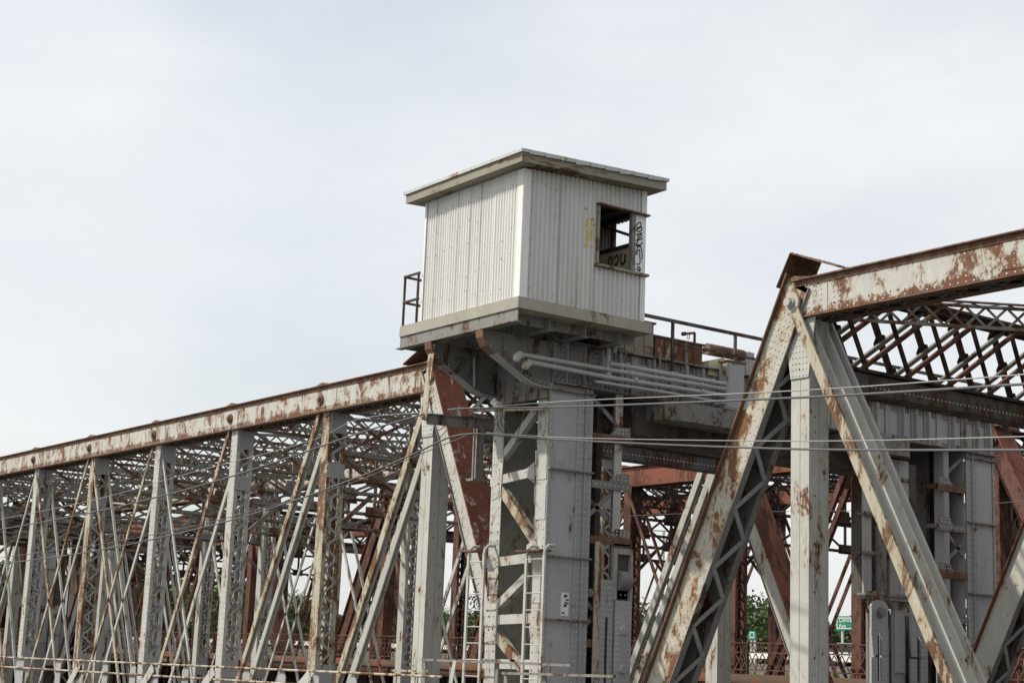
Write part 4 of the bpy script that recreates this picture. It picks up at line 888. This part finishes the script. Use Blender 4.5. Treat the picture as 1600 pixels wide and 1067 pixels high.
def wire(pts, r, m, label, sag=0.0):
    S = []
    for i in range(len(pts)-1):
        p0, p1, p2, p3 = pts[max(i-1, 0)], pts[i], pts[i+1], pts[min(i+2, len(pts)-1)]
        for k in range(10): t_ = k/10; S.append(0.5*((2*p1)+(p2-p0)*t_+(2*p0-5*p1+4*p2-p3)*t_*t_+(3*p1-p0-3*p2+p3)*t_*t_*t_))
    S.append(pts[-1]); mb = MB().tube(S, r, 6); return solo(mb, 'cable', m, pts[0], label, 'cable', 'overhead cables crossing in front of the bridge', smooth=True)
def YY(x): return 19.3 - (x-775)*0.004 if x > 775 else 17.9
W = lambda pts, f=YY: [PY(x, y, f(x)) for x, y in pts]
wire(W([(775, 635), (900, 626), (1250, 610), (1600, 585), (1700, 576)]), 0.010, 'wire', 'thin pale wire running right from the insulator, topmost over the right span')
wire(W([(700, 640), (735, 638), (900, 635), (1250, 621), (1600, 600), (1700, 593)]), 0.019, 'cable', 'thick dark cable just under the topmost thin wire on the right')
wire(W([(760, 676), (900, 684), (1250, 689), (1600, 682), (1700, 679)]), 0.009, 'wire', 'thin pale wire in the lower pair crossing the big end post')
wire(W([(740, 677), (900, 688), (1225, 701), (1600, 703), (1700, 703)]), 0.018, 'cable', 'thick dark cable in the lower pair crossing the big end post')
f = lambda x: 17.9
wire(W([(662, 647), (560, 677), (430, 722), (300, 762), (150, 799), (0, 827), (-60, 836)], f), 0.019, 'cable', 'upper thick dark cable sweeping down left from the crossarm')
wire(W([(740, 677), (700, 684), (640, 712), (545, 751), (420, 795), (300, 828), (150, 860), (0, 881), (-60, 888)], f), 0.018, 'cable', 'lower thick dark cable sweeping down left in front of the grey posts')
wire(W([(730, 680), (640, 716), (545, 756), (420, 791), (300, 822), (150, 851), (0, 871), (-60, 878)], f), 0.010, 'cable', 'thin dark wire wrapped close above the lower thick cable at left')
wire(W([(662, 644), (560, 655), (480, 690), (300, 738), (150, 780), (0, 811), (-60, 822)], f), 0.008, 'wire', 'thinnest pale wire above the upper thick cable at left')
g3 = lambda x: 36.5
wire(W([(980, 806), (1130, 800), (1400, 796), (1620, 781)], g3), 0.010, 'cable', 'hair thin wire far behind the big end post')
random.seed(4)
cl = empty('loose_cables', PY(826, 585, 19.5), 'bundle of loose thin cables dangling from the conduit hoods to the crossarm', 'cables')
for k, pts in enumerate(([(815, 575), (824, 600), (820, 640), (806, 690)], [(826, 582), (834, 610), (826, 632), (800, 635)], [(822, 578), (831, 605), (822, 630), (780, 640)], [(778, 640), (785, 665), (800, 678)], [(776, 640), (779, 668), (790, 680)], [(780, 640), (791, 660), (797, 678)], [(697, 665), (704, 655), (716, 640), (735, 637)], [(735, 678), (748, 676), (760, 670), (770, 655)], [(790, 595), (789, 625), (783, 660)], [(680, 668), (686, 672), (694, 666)])):
    P = [PY(x, y, 19.45 if x > 740 else 18.6) for x, y in pts]
    MB().tube(P, 0.009, 6).build('cable', 'cable', cl, True)
# pipes on the back bracket
for x in (736, 741):
    p = PY(x, 560, 19.1); q = PY(x, 605, 19.1); mb = MB().tube([p, q], 0.03, 8); solo(mb, 'bracket_pipe', 'galv', q, 'slim vertical conduit inside the far cabin bracket, '+('left one' if x == 736 else 'right one'), 'pipe')
mb = MB(); a = PY(750, 660, 20.6); mb.box(a.x-.10, a.x-.05, 20.5, 20.7, PY(750, 748, 20.6).z, a.z).box(a.x, a.x+.05, 20.5, 20.7, PY(750, 748, 20.6).z, a.z); mb.box(a.x-.15, a.x+.1, 20.4, 20.75, PY(750, 748, 20.6).z-.05, PY(750, 748, 20.6).z)
solo(mb, 'guide_rail', 'dim', (a.x, 20.6, PY(750, 748, 20.6).z-.05), 'short twin guide rail hugging the left side of the tower column', 'rail')
# ------------------------------------------------------------------ near walkway railing
nr = empty('pipe_railing', (-40, 18.0, -1.6), 'weathered two pipe railing with grey pointed stanchions along the bottom left', 'railing')
for k, (a, b) in enumerate((((0, 1026), (690, 1057)), ((0, 1041), (400, 1064.5)))):
    p = PY(*a, 18.0); q = PY(*b, 18.0); zz_ = (p.z+q.z)/2
    MB().tube([(-75, 18, p.z), (-52, 18, p.z), (q.x if k == 0 else q.x, 18, q.z)] + ([(-27.8, 18, q.z)] if k else []), 0.026, 8).build('rail', 'paint_cream', nr)
for x in (32, 92, 125, 165, 208, 240, 290, 330, 385, 440, 492, 550):
    p = PY(x, 1024+x*0.055, 18.03); wv = 0.36 if x not in (32, 125, 240) else 0.62
    s = MB().prism([(p.x-wv*.5, 18.035, -3), (p.x+wv*.5, 18.035, -3), (p.x+wv*.5, 18.035, p.z-0.12), (p.x+wv*.1, 18.035, p.z+0.05), (p.x-wv*.5, 18.035, p.z-.10)], (0, 0.02, 0)); s.build('stanchion', 'grey', nr)
for x in (110, 225, 320, 470): 
    p = PY(x+14, 1032+x*.045, 17.97); q = PY(x-12, 1085, 17.97); MB().bar(p, q, 0.24, 0.015, (0, 1, 0)).build('brace', 'paint', nr)
def flat_rail(pts, posts, Y, label, m='dim', braces=()):
    P = [PY(*p, Y) for p in pts]; r = empty('angle_railing', (P[0].x, Y, -3), label, 'railing')
    MB().bar(P[0], P[-1], 0.045, 0.06, (0, 1, 0)).build('rail', m, r)
    for x in posts: 
        q = PY(x, pts[0][1]+4, Y+.05); MB().box(q.x-.05, q.x+.05, Y+.05, Y+.08, -3, q.z).build('post', m, r)
    for (a, b) in braces: MB().bar(PY(*a, Y-.06), PY(*b, Y-.06), 0.11, 0.02, (0, 1, 0)).build('brace', 'paint', r)
flat_rail([(660, 1030), (893, 1039)], (663, 705, 776), 18.4, 'grey angle railing with braced post in front of the ladder', braces=(((711, 1032), (700, 1090)),))
flat_rail([(786, 1051), (960, 1056)], (790, 850, 932), 17.6, 'low grey angle railing in front of the tower column foot')
flat_rail([(613, 1047), (670, 1048)], (617, 650), 18.8, 'short rusty angle railing left of the bright hanger', m='paint_cream')
# ================================================================== far shore
def at(px, D, z): 
    d = ray(px, 1010+px*0.03); h = Vector((d.x, d.y, 0)).normalized(); return Vector((h.x*D, h.y*D, z))
m_leaf = [mat('leaf_a', (0.085, 0.118, 0.050), (0.09, 0.12, 0.04), 0.5, 0.6, bump=0, rough=0.8), mat('leaf_b', (0.075, 0.105, 0.055), (0.07, 0.10, 0.04), 0.5, 0.6, bump=0, rough=0.8), mat('leaf_c', (0.110, 0.138, 0.060), (0.06, 0.09, 0.03), 0.5, 0.6, bump=0, rough=0.8)]
M['bark'] = mat('bark', (0.10, 0.08, 0.06), bump=0.3)
def tree(px, D, H, W_, label, k, group=None, gz=0.0):
    b = at(px, D, gz); t = empty('tree', b, label, 'tree', group)
    tr = MB(); tr.tube([b, b+Vector((0.1, 0, H*.35)), b+Vector((-.1, .1, H*.8))], [H*.035, H*.025, H*.008], 8)
    cs = []
    for i in range(13):
        a = random.uniform(0, 6.28); r = W_*.5*random.uniform(.15, .75); z = H*random.uniform(.38, .88)
        r *= 1-max(0, (z/H-.6))*1.3; c = b+Vector((math.cos(a)*r, math.sin(a)*r, z)); cs.append((c, W_*random.uniform(.13, .24)))
        tr.tube([b+Vector((0, 0, H*.3)), b.lerp(c, .6)+Vector((0, 0, H*.05)), c], [H*.012, H*.008, H*.003], 5)
    tr.build('trunk', 'bark', t)
    cr = MB()
    for c, R in cs:
        for i in range(190):
            v = Vector((random.gauss(0, 1), random.gauss(0, 1), random.gauss(0, .8))); v.normalize(); v *= R*random.uniform(.45, 1.12)
            p = c+v; s = random.uniform(.12, .34)*H/9; a = Vector((random.gauss(0, 1), random.gauss(0, 1), random.gauss(0, 1))).normalized(); e = a.orthogonal().normalized()
            q = len(cr.v); cr.v += [p-a*s, p+e*s*.6, p+a*s, p-e*s*.6]; cr.f.append((q, q+1, q+2, q+3))
    cr.build('crown', m_leaf[k % 3], t)
random.seed(11)
TR = [(8, 190, 9, 11, 0), (45, 175, 9, 9, 1), (90, 195, 9, 11, 2), (170, 165, 8.6, 8, 0), (215, 185, 9.4, 9, 1), (262, 205, 9.0, 9, 2), (310, 170, 7.6, 8, 0), (352, 190, 9.0, 8, 2), (395, 178, 8.6, 9, 1), (452, 185, 6.5, 8, 0), (480, 205, 6.8, 9, 1),
      (640, 185, 6.6, 8, 2), (668, 165, 5.6, 8, 0), (705, 200, 5.7, 8, 1), (738, 175, 6.6, 8, 2), (945, 165, 7.2, 8, 0), (992, 180, 7.6, 9, 1), (1088, 215, 9.4, 9, 2), (1118, 190, 8.2, 8, 1), (1172, 200, 9.2, 8, 1), (1205, 185, 8.0, 7, 0), (1232, 205, 9.0, 8, 2), (1338, 230, 8.4, 12, 0), (1400, 215, 8, 10, 1), (1560, 210, 7, 12, 2)]
for px, D, H, W_, k in TR:
    where = 'behind the left grey posts' if px < 420 else ('between the middle grey posts' if px < 760 else ('right of the tower column' if px < 1060 else ('beside the green roadside board' if px < 1240 else 'behind the large green road sign')))
    tree(px, D, H, W_, 'leafy green tree on the far bank, one of those '+where, k, 'far bank trees '+where)
random.seed(21)
wd_ = MB()
for i in range(80000):
    px = random.uniform(-60, 1640); D = random.uniform(225, 262)
    ph = px*0.021; top = (8.4 if px < 420 else (6.0 if px < 800 else 7.6 if px < 1010 else 8.6 if px < 1260 else 7.0)) + 0.9*math.sin(ph*1.7)+0.7*math.sin(ph*4.3+1)+0.35*math.sin(ph*11)
    z = top*(1-random.random()**2.2*0.9)+random.uniform(-.3, .3)
    p = at(px, D, z); s_ = random.uniform(.18, .5); a = Vector((random.gauss(0, 1), random.gauss(0, 1), random.gauss(0, 1))).normalized(); e = a.orthogonal().normalized()
    q = len(wd_.v); wd_.v += [p-a*s_, p+e*s_*.7, p+a*s_, p-e*s_*.7]; wd_.f.append((q, q+1, q+2, q+3))
tag(wd_.build('woods', m_leaf[1]), 'dense green woods along the far bank behind the nearer trees', 'woods', kind='stuff')
# houses
def house(px, D, w_, h_, label, wall, roofm, gz=0.5, flat=False, nwin=3):
    b = at(px, D, gz); t = empty('house', b, label, 'house')
    ux = Vector((rt.x, rt.y, 0)).normalized(); uy = Vector((-ux.y, ux.x, 0)); P = lambda a, c, z: b+ux*a+uy*c+Vector((0, 0, z))
    MB().hexa([P(-w_/2, 0, 0), P(w_/2, 0, 0), P(w_/2, 6, 0), P(-w_/2, 6, 0), P(-w_/2, 0, h_), P(w_/2, 0, h_), P(w_/2, 6, h_), P(-w_/2, 6, h_)]).build('wall', wall, t)
    r = MB()
    if flat: r.hexa([P(-w_/2-.2, -.2, h_+.01), P(w_/2+.2, -.2, h_+.01), P(w_/2+.2, 6.2, h_+.01), P(-w_/2-.2, 6.2, h_+.01), P(-w_/2-.2, -.2, h_+.3), P(w_/2+.2, -.2, h_+.3), P(w_/2+.2, 6.2, h_+.3), P(-w_/2-.2, 6.2, h_+.3)])
    else: r.prism([P(-w_/2-.4, -.4, h_+.01), P(w_/2+.4, -.4, h_+.01), P(0, -.4, h_+w_*.32)], uy*6.8)
    r.build('roof', roofm, t)
    for i in range(nwin):
        for zz in (h_*.25, h_*.65):
            c = -w_/2+w_*(i+.5)/nwin; MB().hexa([P(c-.4, -.04, zz-.5), P(c+.4, -.04, zz-.5), P(c+.4, -.01, zz-.5), P(c-.4, -.01, zz-.5), P(c-.4, -.04, zz+.5), P(c+.4, -.04, zz+.5), P(c+.4, -.01, zz+.5), P(c-.4, -.01, zz+.5)]).build('window', 'black', t)
M['brick'] = mat('pinkish_brick', (0.36, 0.22, 0.18), bump=0); M['roof'] = mat('brown_roof', (0.16, 0.12, 0.10), bump=0); M['siding'] = mat('pale_siding', (0.60, 0.58, 0.54), bump=0)
house(1165, 260, 7, 5.2, 'brown walled house left of the small teal board', 'brick', 'roof', 1.0, nwin=2)
house(1212, 245, 8, 4.6, 'white porch house among trees right of the small teal board', 'siding', 'roof', 1.0)
house(1105, 265, 12, 4.0, 'low pale flat roofed building behind the right lattice post', 'siding', 'siding', 0.8, flat=True)
house(268, 330, 8, 12.6, 'pinkish brick block rising over the trees at left', 'brick', 'siding', 0, flat=True, nwin=2)
house(700, 255, 5, 3.6, 'small white house on the wooded bank between the middle posts', 'siding', 'roof', 2.0, nwin=2)
# highway furniture
gr = empty('guard_rail', (-150, 73.2, 0.62), 'long white guard rail edging the highway behind the rear bridge', 'guard rail')
MB().box(-420, 120, 73.0, 73.06, 0.93, 1.33).build('beam', 'white', gr)
p = MB()
for x in np.arange(-400, 110, 3.5): p.box(x-.08, x+.08, 73.07, 73.25, 0.0, 1.25)
p.build('posts', 'galv', gr)
M['sign'] = mat('green_sign_sheet', (0.01, 0.19, 0.12), rough=0.4, bump=0, dirt=0.05)
def sign(px0, px1, y0, y1, Y, label, text=None, m='sign'):
    a = PY(px0, y1, Y); b = PY(px1, y1, Y); zt = PY(px0, y0, Y).z; t = empty('road_sign', ((a.x+b.x)/2, Y, 0.6), label, 'sign')
    MB().box(a.x, b.x, Y, Y+.06, a.z, zt).build('board', m, t)
    e = MB(); w_ = .05
    for (x0, x1, z0, z1) in ((a.x+.1, b.x-.1, zt-.15, zt-.1), (a.x+.1, b.x-.1, a.z+.1, a.z+.15), (a.x+.1, a.x+.15, a.z+.151, zt-.151), (b.x-.15, b.x-.1, a.z+.151, zt-.151)): e.box(x0, x1, Y-.012, Y-.004, z0, z1)
    e.build('border', 'white', t)
    if text:
        for i, s in enumerate(text):
            cu = bpy.data.curves.new('lettering', 'FONT'); cu.body = s; cu.size = (zt-a.z)*0.42; cu.extrude = 0.005; o = bpy.data.objects.new('lettering', cu); COL.objects.link(o)
            o.parent = t; o.location = Vector((a.x+.3, Y-.02, zt-(zt-a.z)*(0.42+.40*i)))-Vector(t.location); o.rotation_euler = (math.pi/2, 0, 0); cu.materials.append(M['white'])
            bpy.context.view_layer.update(); me = bpy.data.meshes.new_from_object(o.evaluated_get(bpy.context.evaluated_depsgraph_get())); o2 = bpy.data.objects.new('lettering', me); COL.objects.link(o2)
            o2.parent = t; o2.location = o.location; o2.rotation_euler = o.rotation_euler; bpy.data.objects.remove(o)
    for x in (a.x+.5, b.x-.5): MB().box(x-.08, x+.08, Y+.07, Y+.2, 0.3, zt-.2).build('post', 'galv', t)
sign(1306, 1356, 962, 984, 86, 'large green road sign reading Central Avenue between two rusty posts', ['Central', 'Ave'])
sign(1170, 1180, 985, 998, 86, 'small teal board beside the highway, left of the big green sign')
def pole(px, y0, D, label, arm=True):
    b = at(px, D, 0); d = ray(px, y0); zt = (d/Vector((d.x, d.y, 0)).length*D).z; t = empty('lamp_post', b, label, 'lamp post')
    MB().tube([b, (b.x, b.y, zt)], [0.16, 0.10], 8).build('pole', 'galv', t)
    ux = Vector((rt.x, rt.y, 0)).normalized()
    if arm: MB().tube([Vector((b.x, b.y, zt))-ux*1.1, Vector((b.x, b.y, zt))+ux*1.1], 0.07, 6).build('arm', 'galv', t); 
    for s in (-1, 1): MB().tube([Vector((b.x, b.y, zt+.05))+ux*s*1.1, Vector((b.x, b.y, zt))+ux*s*1.7], [.14, .10], 6).build('lamp_head', 'galv', t)
pole(1033, 829, 150, 'tall slim mast light seen against the sky right of the tower column')
pole(1108, 950, 170, 'short white lamp post in front of the pale flat roofed building')
def car(px, Y, m, label):
    p = PY(px, 1000, Y); x, y, z = p.x, Y, 0.62; t = empty('car', (x, y, z), label, 'car')
    b = MB().prism([(x-2.2, y, z+.3), (x+2.2, y, z+.3), (x+2.2, y, z+.75), (x+1.3, y, z+.9), (x-2.0, y, z+.92), (x-2.25, y, z+.7)], (0, 1.7, 0)); b.build('body', m, t)
    MB().prism([(x-1.8, y+.12, z+.921), (x+1.2, y+.12, z+.901), (x+.6, y+.2, z+1.42), (x-1.2, y+.2, z+1.44)], (0, 1.4, 0)).build('cabin_glass', 'black', t)
    MB().box(x-1.15, x+.55, y+.2, y+1.5, z+1.441, z+1.47).build('roof', m, t)
    for dx in (-1.4, 1.4):
        for dy in (-.02, 1.5): MB().tube([(x+dx, y+dy, z+.33), (x+dx, y+dy+.22, z+.33)], .33, 14).build('wheel', 'black', t)
car(1326, 78, mat('silver_car', (0.5, 0.52, 0.54), rough=0.3, bump=0), 'silver car on the highway under the large green road sign')
car(1110, 79, 'white', 'white car on the highway seen under the right lattice post')
